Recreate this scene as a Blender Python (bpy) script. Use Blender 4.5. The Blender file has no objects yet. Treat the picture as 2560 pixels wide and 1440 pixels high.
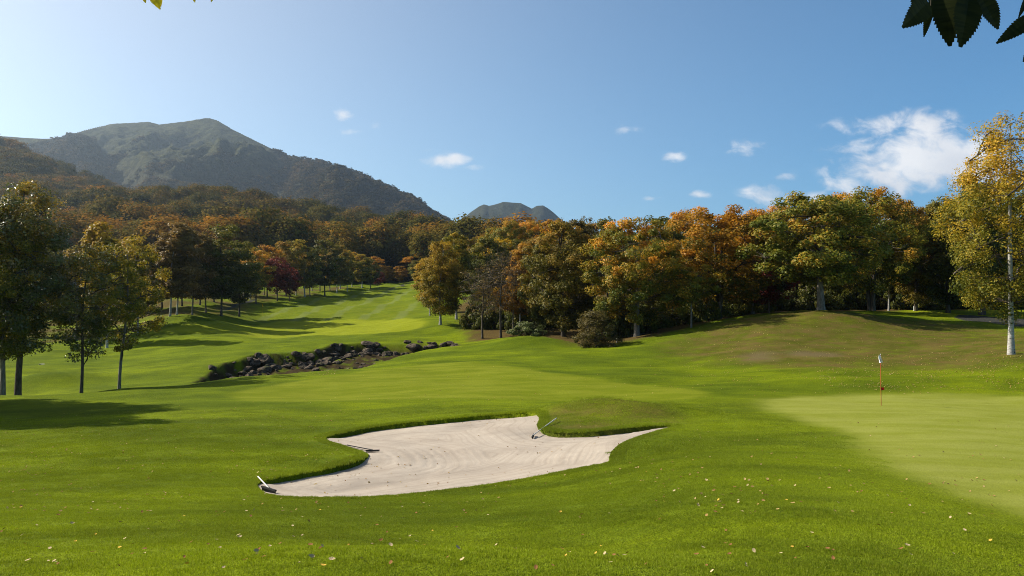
import bpy, math, random
import numpy as np
from mathutils import Vector, Matrix, Euler

random.seed(7)
RNG = np.random.default_rng(11)
SC = bpy.context.scene
COL = SC.collection
rad = math.radians

# ------------------------------------------------------------------ camera
F = 2133.0                       # focal length in units of the 2560-wide photograph
HOR = 790.0
PITCH = math.atan((HOR - 720.0) / F)
cp, sp = math.cos(PITCH), math.sin(PITCH)
cam = bpy.data.cameras.new('camera')
cam.sensor_width = 36.0
cam.lens = F / 2560.0 * 36.0
cam.clip_start = 0.05
cam.clip_end = 30000.0
camo = bpy.data.objects.new('camera', cam)
COL.objects.link(camo)
camo.location = (0, 0, 0)
camo.rotation_euler = (math.pi / 2 + PITCH, 0, 0)
SC.camera = camo


def slopes(px, py):
    """lateral slope and rise per metre of forward depth of a sight line"""
    cx = (np.asarray(px, float) - 1280) / F
    cy = (720 - np.asarray(py, float)) / F
    fw = cp - sp * cy
    return cx / fw, (sp + cp * cy) / fw


def ray_pt(px, py, Y):
    a, b = slopes(px, py)
    return np.array([a * Y, Y, b * Y])


# ------------------------------------------------------------------ numpy noise
def _hash(ix, iy, seed):
    h = (ix.astype(np.int64) * 374761393 + iy.astype(np.int64) * 668265263 + seed * 974634777) & 0xffffffff
    h = ((h ^ (h >> 13)) * 1274126177) & 0xffffffff
    return ((h ^ (h >> 16)) & 0xffff) / 65535.0 * 2 * math.pi


def perlin(x, y, seed=0):
    x = np.asarray(x, float); y = np.asarray(y, float)
    ix = np.floor(x); iy = np.floor(y)
    fx = x - ix; fy = y - iy
    u = fx * fx * fx * (fx * (fx * 6 - 15) + 10)
    v = fy * fy * fy * (fy * (fy * 6 - 15) + 10)
    def g(dx, dy):
        a = _hash(ix + dx, iy + dy, seed)
        return np.cos(a) * (fx - dx) + np.sin(a) * (fy - dy)
    n0 = g(0, 0) * (1 - u) + g(1, 0) * u
    n1 = g(0, 1) * (1 - u) + g(1, 1) * u
    return (n0 * (1 - v) + n1 * v) * 1.5


def fbm(x, y, octv=4, seed=0, gain=0.5):
    s = 0; a = 1.0; f = 1.0
    for k in range(octv):
        s = s + a * perlin(x * f + 17.3 * k, y * f - 9.1 * k, seed + k)
        a *= gain; f *= 2.03
    return s


def ridged(x, y, octv=4, seed=0):
    s = 0; a = 1.0; f = 1.0
    for k in range(octv):
        s = s + a * (1 - 2 * np.abs(perlin(x * f + 5.7 * k, y * f + 3.1 * k, seed + k)))
        a *= 0.5; f *= 2.1
    return s


def sstep(a, b, x):
    t = np.clip((x - a) / (b - a), 0, 1)
    return t * t * (3 - 2 * t)


# ------------------------------------------------------------------ terrain
CP = [  # photo x, photo y, depth in metres
 (-900,1440,8),(-900,1070,33),(-900,985,50),(-900,925,70),(-900,870,100),(-900,820,140),(-900,760,220),(-900,705,400),
 (0,1440,7.4),(0,1330,11),(0,1242,17),(0,1150,24),(0,1065,33),(0,1018,42),(0,990,50),(0,1016,58),(0,940,70),(0,872,100),(0,838,125),(0,805,150),(0,770,200),(0,705,400),
 (300,1440,7.2),(300,1330,11),(300,1243,17),(300,1140,24),(300,1055,33),(300,1000,44),(300,968,52),(300,985,60),(300,946,67),(300,882,92),(300,850,108),(300,836,118),(300,812,135),(300,785,160),(300,752,200),(300,702,400),
 (430,838,105),(430,815,112),(430,795,120),(430,772,140),(430,752,170),(430,740,200),
 (600,1440,7),(600,1330,11),(600,1243,17),(600,1130,25),(600,1050,33),(600,1000,42),(600,950,55),(600,938,59),(600,955,63),(600,900,72),(600,888,76),(600,850,98),(600,836,108),(600,812,128),(600,783,150),(600,765,170),(600,741,195),(600,702,400),
 (850,1440,6.9),(850,1330,11),(850,1242,17.6),(850,1080,30),(850,1040,35),(850,1000,42),(850,945,52),(850,922,59),(850,925,66),(850,888,75),(850,868,80),(850,848,93),(850,835,103),(850,812,130),(850,788,150),(850,768,180),(850,757,200),(850,744,215),(850,722,260),(850,702,400),
 (1100,1440,6.9),(1100,1330,11),(1100,1238,18),(1100,1045,32),(1100,1010,38),(1100,970,45),(1100,930,54),(1100,900,63),(1100,878,73),(1100,866,78),(1100,868,83),(1100,848,92),(1100,811,100),(1100,790,120),(1100,768,150),(1100,750,180),(1100,730,220),(1000,713,285),(1100,702,400),
 (1300,1440,7),(1300,1325,11),(1300,1205,19.5),(1300,1035,33),(1300,1008,38),(1300,960,46),(1300,920,55),(1300,885,66),(1300,866,74),(1300,846,80),(1300,838,88),(1300,815,100),(1300,740,150),(1300,690,250),(1300,665,400),
 (1500,1440,7.2),(1500,1320,11.3),(1500,1160,21),(1500,1040,31.5),(1500,1012,37),(1500,960,46),(1500,910,57),(1500,868,69),(1500,850,80),(1500,812,95),(1500,745,150),(1500,690,250),(1500,665,400),
 (1700,1440,7.5),(1700,1300,11.5),(1700,1150,19),(1700,1070,28),(1700,1000,38),(1700,960,46),(1700,905,58),(1700,850,69),(1700,818,78),(1700,792,98),(1700,760,150),(1700,720,250),(1700,690,400),
 (2055,1440,8),(2055,1250,13.3),(2055,1100,24),(2055,1015,35.5),(2055,985,41),(2055,930,49),(2055,880,58),(2055,828,67),(2055,785,76),(2055,779,92),(2055,765,150),(2055,740,250),
 (2200,1015,36),(2200,985,41),(2200,932,48),(2200,885,57),(2200,838,66),(2200,797,77),(2200,779,92),(2200,768,150),
 (2400,1440,8.4),(2400,1330,11),(2400,1200,17),(2400,1100,24),(2400,1022,35),(2400,985,41),(2400,922,48),(2400,878,55),(2400,838,65),(2400,803,77),(2400,776,95),(2400,768,150),(2400,740,250),
 (2540,1440,8.8),(2540,1280,13.5),(2540,1100,25),(2540,1003,38.5),(2540,975,42),(2540,885,50.5),(2540,838,62),(2540,818,70),(2540,797,80),(2540,776,98),(2540,766,150),(2540,740,250),
 (3300,1440,9),(3300,1100,25),(3300,960,42),(3300,880,52),(3300,820,70),(3300,780,98),(3300,765,150),(3300,740,250),
]
_cp = np.array(CP, float)
_ca, _cb = slopes(_cp[:, 0], _cp[:, 1])


def _feat(U, Y):
    return np.stack([U * 2133 / 520.0, np.log(np.clip(Y, 6, 430)) * 2.3], -1)


_A = _feat(_ca, _cp[:, 2]); _z = _cb * _cp[:, 2]


def _ker(d2):
    return np.where(d2 > 1e-12, 0.5 * d2 * np.log(np.maximum(d2, 1e-12)), 0)


_n = len(_A)
_K = _ker(((_A[:, None] - _A[None]) ** 2).sum(-1)) + np.eye(_n) * 0.01
_P = np.hstack([np.ones((_n, 1)), _A])
_M = np.zeros((_n + 3, _n + 3)); _M[:_n, :_n] = _K; _M[:_n, _n:] = _P; _M[_n:, :_n] = _P.T
_W = np.linalg.solve(_M, np.concatenate([_z, np.zeros(3)]))


def tps(X, Y):
    X = np.asarray(X, float); Y = np.asarray(Y, float)
    sh = np.broadcast(X, Y).shape
    X = np.broadcast_to(X, sh).ravel(); Y = np.broadcast_to(Y, sh).ravel()
    U = np.clip(X / np.maximum(Y, 6), -1.05, 1.05)
    out = np.empty(len(X))
    for i in range(0, len(X), 40000):
        q = _feat(U[i:i + 40000], Y[i:i + 40000])
        d2 = ((q[:, None, 0] - _A[None, :, 0]) ** 2 + (q[:, None, 1] - _A[None, :, 1]) ** 2)
        out[i:i + 40000] = _ker(d2) @ _W[:_n] + _W[_n] + q @ _W[_n + 1:]
    return out.reshape(sh)


def hit(px, py, zf, y0=6.0, y1=430.0):
    """where a sight line first meets the ground: used to read real positions off the photo once"""
    a, b = slopes(px, py)
    Ys = np.geomspace(y0, y1, 700)
    d = b * Ys - zf(a * Ys, Ys)
    k = np.where((d[:-1] > 0) & (d[1:] <= 0))[0]
    if len(k) == 0:
        k = [int(np.argmin(np.abs(d)))]
        return np.array([a * Ys[k[0]], Ys[k[0]]])
    k = k[0]
    t = d[k] / (d[k] - d[k + 1])
    Y = Ys[k] + t * (Ys[k + 1] - Ys[k])
    return np.array([a * Y, Y])


def poly(pts, zf=tps, smooth=0):
    P = np.array([hit(p[0], p[1], zf) if len(p) == 2 else ray_pt(p[0], p[1], p[2])[:2] for p in pts])
    for _ in range(smooth):                       # Chaikin
        Q = np.roll(P, -1, 0)
        P = np.stack([P * .75 + Q * .25, P * .25 + Q * .75], 1).reshape(-1, 2)
    return P


def sdist(P, X, Y, want_grad=False):
    """signed distance to a closed polygon (negative inside)"""
    X = np.asarray(X, float); Y = np.asarray(Y, float)
    best = np.full(X.shape, 1e18); inside = np.zeros(X.shape, bool)
    bx = np.zeros(X.shape); by = np.zeros(X.shape)
    for (x0, y0), (x1, y1) in zip(P, np.roll(P, -1, 0)):
        dx, dy = x1 - x0, y1 - y0
        L = dx * dx + dy * dy + 1e-12
        t = np.clip(((X - x0) * dx + (Y - y0) * dy) / L, 0, 1)
        qx = x0 + t * dx; qy = y0 + t * dy
        d2 = (X - qx) ** 2 + (Y - qy) ** 2
        m = d2 < best
        best = np.where(m, d2, best); bx = np.where(m, qx, bx); by = np.where(m, qy, by)
        c = ((y0 > Y) != (y1 > Y))
        with np.errstate(divide='ignore', invalid='ignore'):
            xi = (x1 - x0) * (Y - y0) / (y1 - y0 if y1 != y0 else 1e-12) + x0
        inside ^= c & (X < xi)
    d = np.sqrt(best) * np.where(inside, -1, 1)
    return (d, bx, by) if want_grad else d


def sd_box(P, X, Y, pad):
    d = np.full(X.shape, pad + 1.0)
    m = ((X > P[:, 0].min() - pad) & (X < P[:, 0].max() + pad) & (Y > P[:, 1].min() - pad) & (Y < P[:, 1].max() + pad))
    if m.any():
        d[m] = sdist(P, X[m], Y[m])
    return d


BUNKER = poly([(640,1207),(650,1222),(668,1234),(720,1241),(800,1243),(900,1242),(1000,1236),(1120,1220),(1230,1206),(1330,1190),(1430,1168),(1500,1156),(1524,1151),
               (1522,1140),(1536,1124),(1572,1104),(1620,1084),(1690,1066),(1640,1067),(1560,1073),(1480,1079),(1410,1080),(1360,1075),(1340,1066),(1350,1046),(1338,1037),(1290,1035),
               (1210,1036),(1130,1044),(1040,1054),(950,1066),(880,1077),(830,1086),(812,1092),(826,1103),(860,1112),(900,1124),(924,1138),(916,1150),(890,1158),(830,1170),(760,1184),(700,1195)], smooth=1)
CREEK = poly([(488,948,60.5),(520,915,66),(560,900,71),(640,889,75),(700,888,76),(790,880,78),(850,858,84),(930,851,87),(1040,852,87),(1140,855,86),
              (1140,864,80.5),(1060,884,75.5),(980,905,70.5),(900,922,66),(820,930,63.5),(700,942,61),(600,953,59.5),(520,956,58.5)], smooth=1)
GREEN = poly([(1880,1003),(1985,990),(2200,984),(2400,984),(2620,990),(3100,1000),(3100,1290),(2800,1330),(2560,1285),(2378,1231),(2228,1171),(2150,1120),(2139,1080),(1990,1046)], smooth=2)
APRON = poly([(560,990),(640,968),(800,947),(1000,916),(1150,905),(1300,918),(1430,944),(1620,962),(1800,985),(1700,1003),(1500,1001),(1300,1000),(900,1008),(640,1010)], smooth=2)
FARGREEN = poly([(340,842),(620,840),(860,838),(1010,832),(1090,808),(1010,796),(860,800),(700,806),(560,812),(430,820),(350,830)], smooth=2)
FAIRWAY = poly([(600,790),(760,752),(860,736),(960,714),(1020,712),(1042,730),(1055,760),(1060,790),(1000,800),(800,806),(640,806)], smooth=2)
TEE = poly([(2260,777,95),(2600,772,100),(3000,770,110),(3000,795,85),(2560,800,81),(2260,795,80)], smooth=1)
DRY = poly([(1640,880),(1760,820),(1900,795),(2055,783),(2200,800),(2400,812),(2540,835),(2700,840),(2700,900),(2540,905),(2400,920),(2200,918),(2000,920),(1850,910)], smooth=1)
LIPDRY = poly([(1352,1062),(1380,1020),(1460,1010),(1560,1015),(1680,1040),(1720,1060),(1600,1074),(1480,1080),(1400,1080)], smooth=1)
SOIL1 = poly([(1850,895),(1880,882),(1930,880),(1945,890),(1930,903),(1880,905)], smooth=2)
SOIL2 = poly([(1960,880),(2020,876),(2090,882),(2110,889),(2050,895),(1980,890)], smooth=2)
BED = poly([(640,936,62.2),(780,918,66),(840,912,68),(848,918,66.3),(800,928,64),(700,940,62)], smooth=1)
PATHR = poly([(2380,800,80),(2560,817,70),(2900,845,60),(2900,815,66),(2560,799,80),(2400,793,86)], smooth=1)
PATHL = poly([(545,778,150),(600,763,172),(640,752,186),(645,748,192),(600,757,180),(560,770,160)], smooth=1)
PATHF = poly([(958,727,244),(990,720,262),(1030,712,284),(1022,711,286),(985,718,268)], smooth=1)
FLOOR = poly([(1180,838,86),(1330,842,84),(1440,866,72),(1540,868,71),(1640,838,74),(1800,800,80),(2055,781,84),(2300,779,97),(3200,775,112),(3200,760,240),(1900,740,250),(1250,700,230),(1130,770,140)])
GROVE = poly([(-600,845,110),(250,838,116),(400,806,118),(560,783,142),(660,745,185),(860,722,250),(900,712,270),(800,712,280),(560,735,205),(300,752,200),(-600,780,200)])

BUMPS = []      # (x, y, rx, ry, height) grassy humps
for px, py, rx, ry, h in [(1500,1030,2.2,1.2,.52),(1640,1038,2.4,1.1,.34),(2080,800,9,6,.55),(760,1150,2.0,1.3,.12),(1310,866,3.8,1.8,.75),(1620,1110,1.8,1.5,.10),
                          (1330,1340,2.4,1.6,-.20),(520,1300,2.6,1.5,.10),(1060,1390,2.0,1.0,.10),(1900,1290,2.5,1.8,.10),
                          (700,795,14,5,-.5),(900,775,14,5,.7),(820,757,13,6,.7),(960,790,7,3,.5),(1020,745,14,7,.6),(480,800,7,3,.8),(130,955,3.2,2.2,.7),(1200,835,5,2.2,.4),
                          (2000,955,4,1.2,.16),(2350,950,4,1.0,.15),(1500,945,6,1.5,.15),(860,1010,6,1.6,.14)]:
    p = hit(px, py, tps)
    BUMPS.append((p[0], p[1], rx, ry, h))


def terrain(X, Y, lip=True):
    X = np.asarray(X, float); Y = np.asarray(Y, float)
    z = tps(X, Y)
    for bx, by, rx, ry, h in BUMPS:
        q = ((X - bx) / rx) ** 2 + ((Y - by) / ry) ** 2
        z = z + h * np.exp(-q)
    k = np.clip(Y, 6, 320)
    z = z + 0.0022 * k * fbm(X / 6.5, Y / 4.5, 2, 3) * np.clip(k / 25, .35, 1) + 0.006 * fbm(X / .8, Y / .8, 2, 8)
    z = z + sstep(105, 150, Y) * (1 - sstep(260, 330, Y)) * 0.5 * perlin(X / 22, Y / 11, 21)
    # creek cut
    d = sd_box(CREEK, X, Y, 4.0)
    z = z - 1.15 * sstep(0.4, -0.75, d) - 0.18 * sstep(0.4, -0.2, d) * fbm(X / 1.1, Y / 1.1, 3, 31)
    return z


LIP = 0.16
LIP_NEAR = 0.035


def sand_z(X, Y, d):
    z = terrain(X, Y)
    gy = (sdist(BUNKER, X, Y + .15) - sdist(BUNKER, X, Y - .15)) / .3      # +1 at the far lip, which stands higher
    dep = (LIP_NEAR + (LIP - LIP_NEAR) * sstep(-.1, .7, gy)) * (1 - sstep(0, 1.6, -d)) + .15 * sstep(0, 2.4, -d)
    z = z - dep + 0.018 * fbm(X / 1.6, Y / 1.6, 2, 55)
    # rake furrows follow the edge of the bunker and swirl in the middle
    w = d + 0.5 * perlin(X / 3.0, Y / 3.0, 61) + 0.25 * X
    z = z + 0.0055 * np.sin((w + .05 * perlin(X / .35, Y / .35, 88)) * 2 * math.pi / 0.19) * sstep(0, .3, -d) * (.4 + .6 * sstep(-.2, .5, perlin(X / 2.0, Y / 2.0, 77)))
    return z


# ------------------------------------------------------------------ mesh helpers
def new_mesh(name, V, faces, mat=None, smooth=True, attrs=None, mats=None, midx=None):
    V = np.asarray(V, np.float32)
    me = bpy.data.meshes.new(name)
    if isinstance(faces, np.ndarray):
        n, k = faces.shape
        me.vertices.add(len(V)); me.vertices.foreach_set('co', V.ravel())
        me.loops.add(n * k); me.loops.foreach_set('vertex_index', faces.astype(np.int32).ravel())
        me.polygons.add(n); me.polygons.foreach_set('loop_start', np.arange(0, n * k, k, dtype=np.int32))
        me.update(calc_edges=True)
    else:
        me.from_pydata([tuple(v) for v in V], [], faces)
    me.validate()
    if smooth:
        me.polygons.foreach_set('use_smooth', np.ones(len(me.polygons), bool))
    for m in (mats or ([mat] if mat else [])):
        me.materials.append(m)
    if midx is not None:
        me.polygons.foreach_set('material_index', np.asarray(midx, np.int32))
    for k, (dom, arr) in (attrs or {}).items():
        a = me.attributes.new(k, 'FLOAT', dom)
        a.data.foreach_set('value', np.asarray(arr, np.float32))
    me.update()
    return me


def link(name, me, parent=None, loc=(0, 0, 0), rot=(0, 0, 0), scl=(1, 1, 1)):
    o = bpy.data.objects.new(name, me)
    COL.objects.link(o)
    o.parent = parent
    o.location = loc; o.rotation_euler = rot; o.scale = scl
    return o


def tag(o, label=None, cat=None, group=None, kind=None):
    if label: o['label'] = label
    if cat: o['category'] = cat
    if group: o['group'] = group
    if kind: o['kind'] = kind
    return o


def grid_faces(nr, nc):
    i = np.arange(nr - 1)[:, None] * nc + np.arange(nc - 1)[None]
    return np.stack([i, i + 1, i + 1 + nc, i + nc], -1).reshape(-1, 4)


# ------------------------------------------------------------------ materials
class NT:
    def __init__(s, mat):
        mat.use_nodes = True
        s.t = mat.node_tree; s.t.nodes.clear(); s.L = s.t.links

    def n(s, typ, props=None, **inp):
        nd = s.t.nodes.new(typ)
        for k, v in (props or {}).items(): setattr(nd, k, v)
        for k, v in inp.items():
            key = int(k[1:]) if k[0] == 'i' and k[1:].isdigit() else k.replace('_', ' ')
            s.set(nd.inputs[key], v)
        return nd

    def set(s, sock, v):
        if isinstance(v, bpy.types.NodeSocket): s.L.new(v, sock)
        elif isinstance(v, bpy.types.Node): s.L.new(v.outputs[0], sock)
        else:
            if sock.type == 'RGBA' and len(v) == 3: v = (*v, 1)
            sock.default_value = v

    def math(s, op, a, b=0.0, c=0.0, clamp=False):
        return s.n('ShaderNodeMath', {'operation': op, 'use_clamp': clamp}, i0=a, i1=b, i2=c).outputs[0]

    def mix(s, f, a, b, blend='MIX'):
        nd = s.n('ShaderNodeMix', {'data_type': 'RGBA', 'blend_type': blend, 'clamp_factor': True})
        s.set(nd.inputs[0], f); s.set(nd.inputs[6], a); s.set(nd.inputs[7], b)
        return nd.outputs[2]

    def noise(s, vec, scale, detail=3, rough=.55, dist=0.0, typ=None):
        return s.n('ShaderNodeTexNoise', typ or {}, Vector=vec, Scale=scale, Detail=detail, Roughness=rough, Distortion=dist).outputs[0]

    def rng(s, v, a, b, c=0.0, d=1.0):
        return s.n('ShaderNodeMapRange', {'interpolation_type': 'SMOOTHSTEP'}, i0=v, i1=a, i2=b, i3=c, i4=d).outputs[0]

    def ramp(s, v, stops):
        nd = s.n('ShaderNodeValToRGB', None, Fac=v)
        e = nd.color_ramp.elements
        while len(e) < len(stops): e.new(.5)
        for x, (p, c) in zip(e, stops): x.position = p; x.color = (*c, 1)
        return nd.outputs[0]

    def attr(s, name, typ='GEOMETRY'):
        return s.n('ShaderNodeAttribute', {'attribute_name': name, 'attribute_type': typ})

    def out(s, sh, vol=None):
        o = s.n('ShaderNodeOutputMaterial')
        if sh: s.set(o.inputs[0], sh)
        if vol: s.set(o.inputs[1], vol)

    def pos(s):
        return s.n('ShaderNodeNewGeometry').outputs['Position']

    def bump(s, h, strength, dist):
        return s.n('ShaderNodeBump', None, Height=h, Strength=strength, Distance=dist).outputs[0]


def grass_color(t, P):
    """rough-grass colour by world position, shared by the soil sheet and the blades"""
    st = t.n('ShaderNodeMapping', None, Vector=P, Scale=(.55, 1.0, 1.0)).outputs[0]
    n1 = t.rng(t.noise(st, .42, 4, .62), .34, .68)
    n2 = t.rng(t.noise(st, 1.7, 3, .6), .35, .7)
    n3 = t.noise(P, 7.0, 3, .7)
    c = t.mix(n1, C_ROUGH_A, C_ROUGH_B)
    c = t.mix(t.math('MULTIPLY', n2, .5), c, C_ROUGH_C)
    c = t.mix(t.rng(n3, .3, .75, 0, .45), c, C_ROUGH_D)
    n0 = t.rng(t.noise(st, .13, 2, .5), .38, .62)                       # broad patches of stronger and weaker growth
    c = t.mix(t.math('MULTIPLY', n0, .38), c, (.060, .098, .006))
    n4 = t.noise(P, 26, 2, .7)
    c = t.mix(t.rng(n4, .32, .62, .55, 0), c, (.028, .042, .0015))
    return c


C_ROUGH_A = (.076, .110, .0020)
C_ROUGH_B = (.235, .292, .0030)
C_ROUGH_C = (.140, .192, .0120)
C_ROUGH_D = (.205, .238, .0090)



def mat_ground():
    m = bpy.data.materials.new('turf'); t = NT(m)
    P = t.pos()
    sep = t.n('ShaderNodeSeparateXYZ', None, Vector=P)
    c = grass_color(t, P)
    soft = t.noise(t.n('ShaderNodeMapping', None, Vector=P, Scale=(.35, 1, 1)).outputs[0], .9, 4, .6)
    fine = t.noise(P, 22, 2, .6)
    # fairway + mown stripes
    fw = t.mix(t.rng(soft, .3, .7), (0.1140, 0.1536, 0.0042), (0.1620, 0.1920, 0.0078))
    st = t.math('SINE', t.math('MULTIPLY', t.math('ADD', sep.outputs[0], t.math('MULTIPLY', sep.outputs[1], .05)), 1.02))
    fw = t.mix(t.rng(st, .45, .95, 0, .42), fw, (.185, .215, .075))
    c = t.mix(t.attr('fair').outputs['Fac'], c, fw)
    fg = t.mix(t.rng(soft, .3, .7), (0.2025, 0.2322, 0.0068), (0.2497, 0.2767, 0.0149))
    c = t.mix(t.attr('fargreen').outputs['Fac'], c, fg)
    ap = t.mix(t.rng(soft, .32, .68), (0.1382, 0.1690, 0.0054), (0.1920, 0.2150, 0.0143))
    c = t.mix(t.attr('apron').outputs['Fac'], c, ap)
    gr = t.mix(t.rng(soft, .3, .7), (.205, .226, .026), (.255, .270, .050))
    c = t.mix(t.attr('green').outputs['Fac'], c, gr)
    # dry bank with brown leaf litter and bare soil
    dn = t.noise(P, .55, 5, .65)
    dry = t.mix(t.rng(dn, .36, .64), (.082, .080, .010), (.138, .092, .030))
    c = t.mix(t.math('MULTIPLY', t.attr('dry').outputs['Fac'], t.rng(t.noise(P, .8, 4, .7), .28, .6, .40, .95)), c, dry)
    soil = t.mix(fine, (.022, .013, .007), (.070, .043, .022))
    c = t.mix(t.attr('soil').outputs['Fac'], c, soil)
    bare = t.mix(fine, (.125, .085, .045), (.19, .135, .075))
    c = t.mix(t.attr('bare').outputs['Fac'], c, bare)
    lit = t.mix(t.noise(P, 5, 3, .7), (.050, .034, .014), (.150, .085, .035))
    c = t.mix(t.attr('litter').outputs['Fac'], c, lit)
    bed = t.mix(t.noise(P, 6, 3, .7), (.13, .055, .025), (.34, .16, .075))
    c = t.mix(t.attr('bed').outputs['Fac'], c, bed)
    asp = t.mix(fine, (.034, .031, .033), (.060, .056, .058))  # dark asphalt, deepened further to hold the tree shade lying on it
    c = t.mix(t.attr('path').outputs['Fac'], c, asp)
    # fine grain: blades too small to model at this distance
    g1 = t.noise(P, 34, 2, .7)
    g2 = t.noise(P, 9, 3, .7)
    c = t.mix(t.rng(g1, .25, .75, .55, 0), c, t.mix(.6, c, (.02, .035, .004)), 'MIX')
    sm = t.math('ADD', t.math('MULTIPLY', t.attr('green').outputs['Fac'], .75), t.math('MULTIPLY', t.attr('apron').outputs['Fac'], .5), clamp=True)
    hgt = t.math('ADD', t.math('MULTIPLY', g1, .6), t.math('MULTIPLY', g2, 1.0))
    b = t.n('ShaderNodeBump', None, Height=hgt, Distance=.06)
    t.set(b.inputs['Strength'], t.math('MULTIPLY_ADD', sm, -.5, .75))
    bs = t.n('ShaderNodeBsdfPrincipled', None, Base_Color=c, Roughness=.95, Normal=b.outputs[0])
    bs.inputs['Specular IOR Level'].default_value = .03
    t.out(bs)
    return m


def mat_blade():
    m = bpy.data.materials.new('grass_blade'); t = NT(m)
    c = grass_color(t, t.pos())
    v = t.attr('v').outputs['Fac']
    c = t.mix(t.rng(v, .6, 1, 0, .5), c, (.17, .17, .03))
    c = t.mix(t.rng(v, .0, .35, .4, 0), c, (.04, .06, .003))
    c = t.n('ShaderNodeVectorMath', {'operation': 'SCALE'}, i0=c, Scale=1.7).outputs[0]
    d = t.n('ShaderNodeBsdfPrincipled', None, Base_Color=c, Roughness=.6)
    d.inputs['Specular IOR Level'].default_value = .10
    tr = t.n('ShaderNodeBsdfTranslucent', None, Color=t.mix(.35, c, (.26, .28, .005)))
    t.out(t.n('ShaderNodeMixShader', None, i0=.33, i1=d.outputs[0], i2=tr.outputs[0]))
    return m


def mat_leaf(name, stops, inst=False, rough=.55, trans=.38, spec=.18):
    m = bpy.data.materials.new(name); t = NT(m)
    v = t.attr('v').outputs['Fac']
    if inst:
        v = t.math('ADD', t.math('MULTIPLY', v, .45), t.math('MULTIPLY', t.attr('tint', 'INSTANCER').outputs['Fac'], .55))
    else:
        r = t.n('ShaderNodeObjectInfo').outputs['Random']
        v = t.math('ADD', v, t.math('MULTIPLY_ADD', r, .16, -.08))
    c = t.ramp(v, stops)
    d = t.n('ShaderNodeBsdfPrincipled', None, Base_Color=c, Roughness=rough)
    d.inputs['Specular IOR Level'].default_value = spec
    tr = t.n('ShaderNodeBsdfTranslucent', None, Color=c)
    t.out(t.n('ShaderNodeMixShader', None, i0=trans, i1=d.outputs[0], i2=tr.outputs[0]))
    return m


def mat_bark(name, a, b, scale=(6, 6, 1.2), white=False):
    m = bpy.data.materials.new(name); t = NT(m)
    tc = t.n('ShaderNodeTexCoord').outputs['Object']
    mp = t.n('ShaderNodeMapping', None, Vector=tc, Scale=scale).outputs[0]
    n = t.noise(mp, 2.2, 5, .65)
    c = t.mix(t.rng(n, .35, .65), a, b)
    if white:
        mp2 = t.n('ShaderNodeMapping', None, Vector=tc, Scale=(2.5, 2.5, 9)).outputs[0]
        k = t.noise(mp2, 2.0, 4, .7)
        c = t.mix(t.rng(k, .60, .66), c, (.03, .025, .02))
        k2 = t.noise(t.n('ShaderNodeMapping', None, Vector=tc, Scale=(3, 3, 1.4)).outputs[0], 1.3, 3, .7)
        c = t.mix(t.rng(k2, .60, .68), c, (.05, .042, .035))
    bs = t.n('ShaderNodeBsdfPrincipled', None, Base_Color=c, Roughness=.85, Normal=t.bump(n, .6, .03))
    bs.inputs['Specular IOR Level'].default_value = .15
    t.out(bs)
    return m


def mat_simple(name, a, b=None, scale=20, rough=.6, spec=.3, bump=0.0):
    m = bpy.data.materials.new(name); t = NT(m)
    tc = t.n('ShaderNodeTexCoord').outputs['Object']
    n = t.noise(tc, scale, 3, .6)
    c = t.mix(t.rng(n, .3, .7), a, b or tuple(x * .75 for x in a))
    kw = {}
    if bump: kw['Normal'] = t.bump(n, bump, .02)
    bs = t.n('ShaderNodeBsdfPrincipled', None, Base_Color=c, Roughness=rough, **kw)
    bs.inputs['Specular IOR Level'].default_value = spec
    t.out(bs)
    return m


def mat_sand():
    m = bpy.data.materials.new('bunker_sand'); t = NT(m)
    P = t.pos()
    n = t.noise(P, .7, 4, .6); f = t.noise(P, 45, 2, .7); g = t.noise(P, 9, 3, .6)
    c = t.mix(t.rng(n, .3, .7), (0.3438, 0.2900, 0.2350), (0.4312, 0.3687, 0.3000))
    c = t.mix(t.rng(f, .3, .8, 0, .35), c, (0.2500, 0.2063, 0.1625))
    c = t.mix(t.rng(g, .62, .75, 0, .3), c, (0.2875, 0.2375, 0.1875))
    sw = t.noise(t.n('ShaderNodeCombineXYZ', None, X=t.attr('furrow').outputs['Fac']).outputs[0], 2.6, 4, .7)
    c = t.mix(t.rng(sw, .42, .66, 0, .42), c, (.235, .192, .148))  # brown swirls put damp and shading of the undulations into the sand colour
    bs = t.n('ShaderNodeBsdfPrincipled', None, Base_Color=c, Roughness=.95,
             Normal=t.bump(t.math('ADD', t.math('MULTIPLY', f, .4), g), .35, .02))
    bs.inputs['Specular IOR Level'].default_value = .08
    t.out(bs)
    return m


def mat_rock():
    m = bpy.data.materials.new('basalt'); t = NT(m)
    tc = t.n('ShaderNodeTexCoord').outputs['Object']
    P = t.pos()
    n = t.noise(P, 3.0, 5, .65); n2 = t.noise(P, 14, 4, .7)
    c = t.mix(t.rng(n, .35, .65), (.036, .027, .019), (.145, .110, .078))
    c = t.mix(t.rng(n2, .58, .75, 0, .5), c, (.088, .072, .060))
    nz = t.n('ShaderNodeSeparateXYZ', None, Vector=t.n('ShaderNodeNewGeometry').outputs['Normal']).outputs[2]
    moss = t.math('MULTIPLY', t.rng(nz, .6, .95), t.rng(t.noise(P, 1.3, 3), .5, .62))
    c = t.mix(t.math('MULTIPLY', moss, .7), c, (.055, .065, .012))
    bs = t.n('ShaderNodeBsdfPrincipled', None, Base_Color=c, Roughness=.9, Normal=t.bump(t.math('ADD', n, n2), .8, .08))
    bs.inputs['Specular IOR Level'].default_value = .1
    t.out(bs)
    return m


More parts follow.
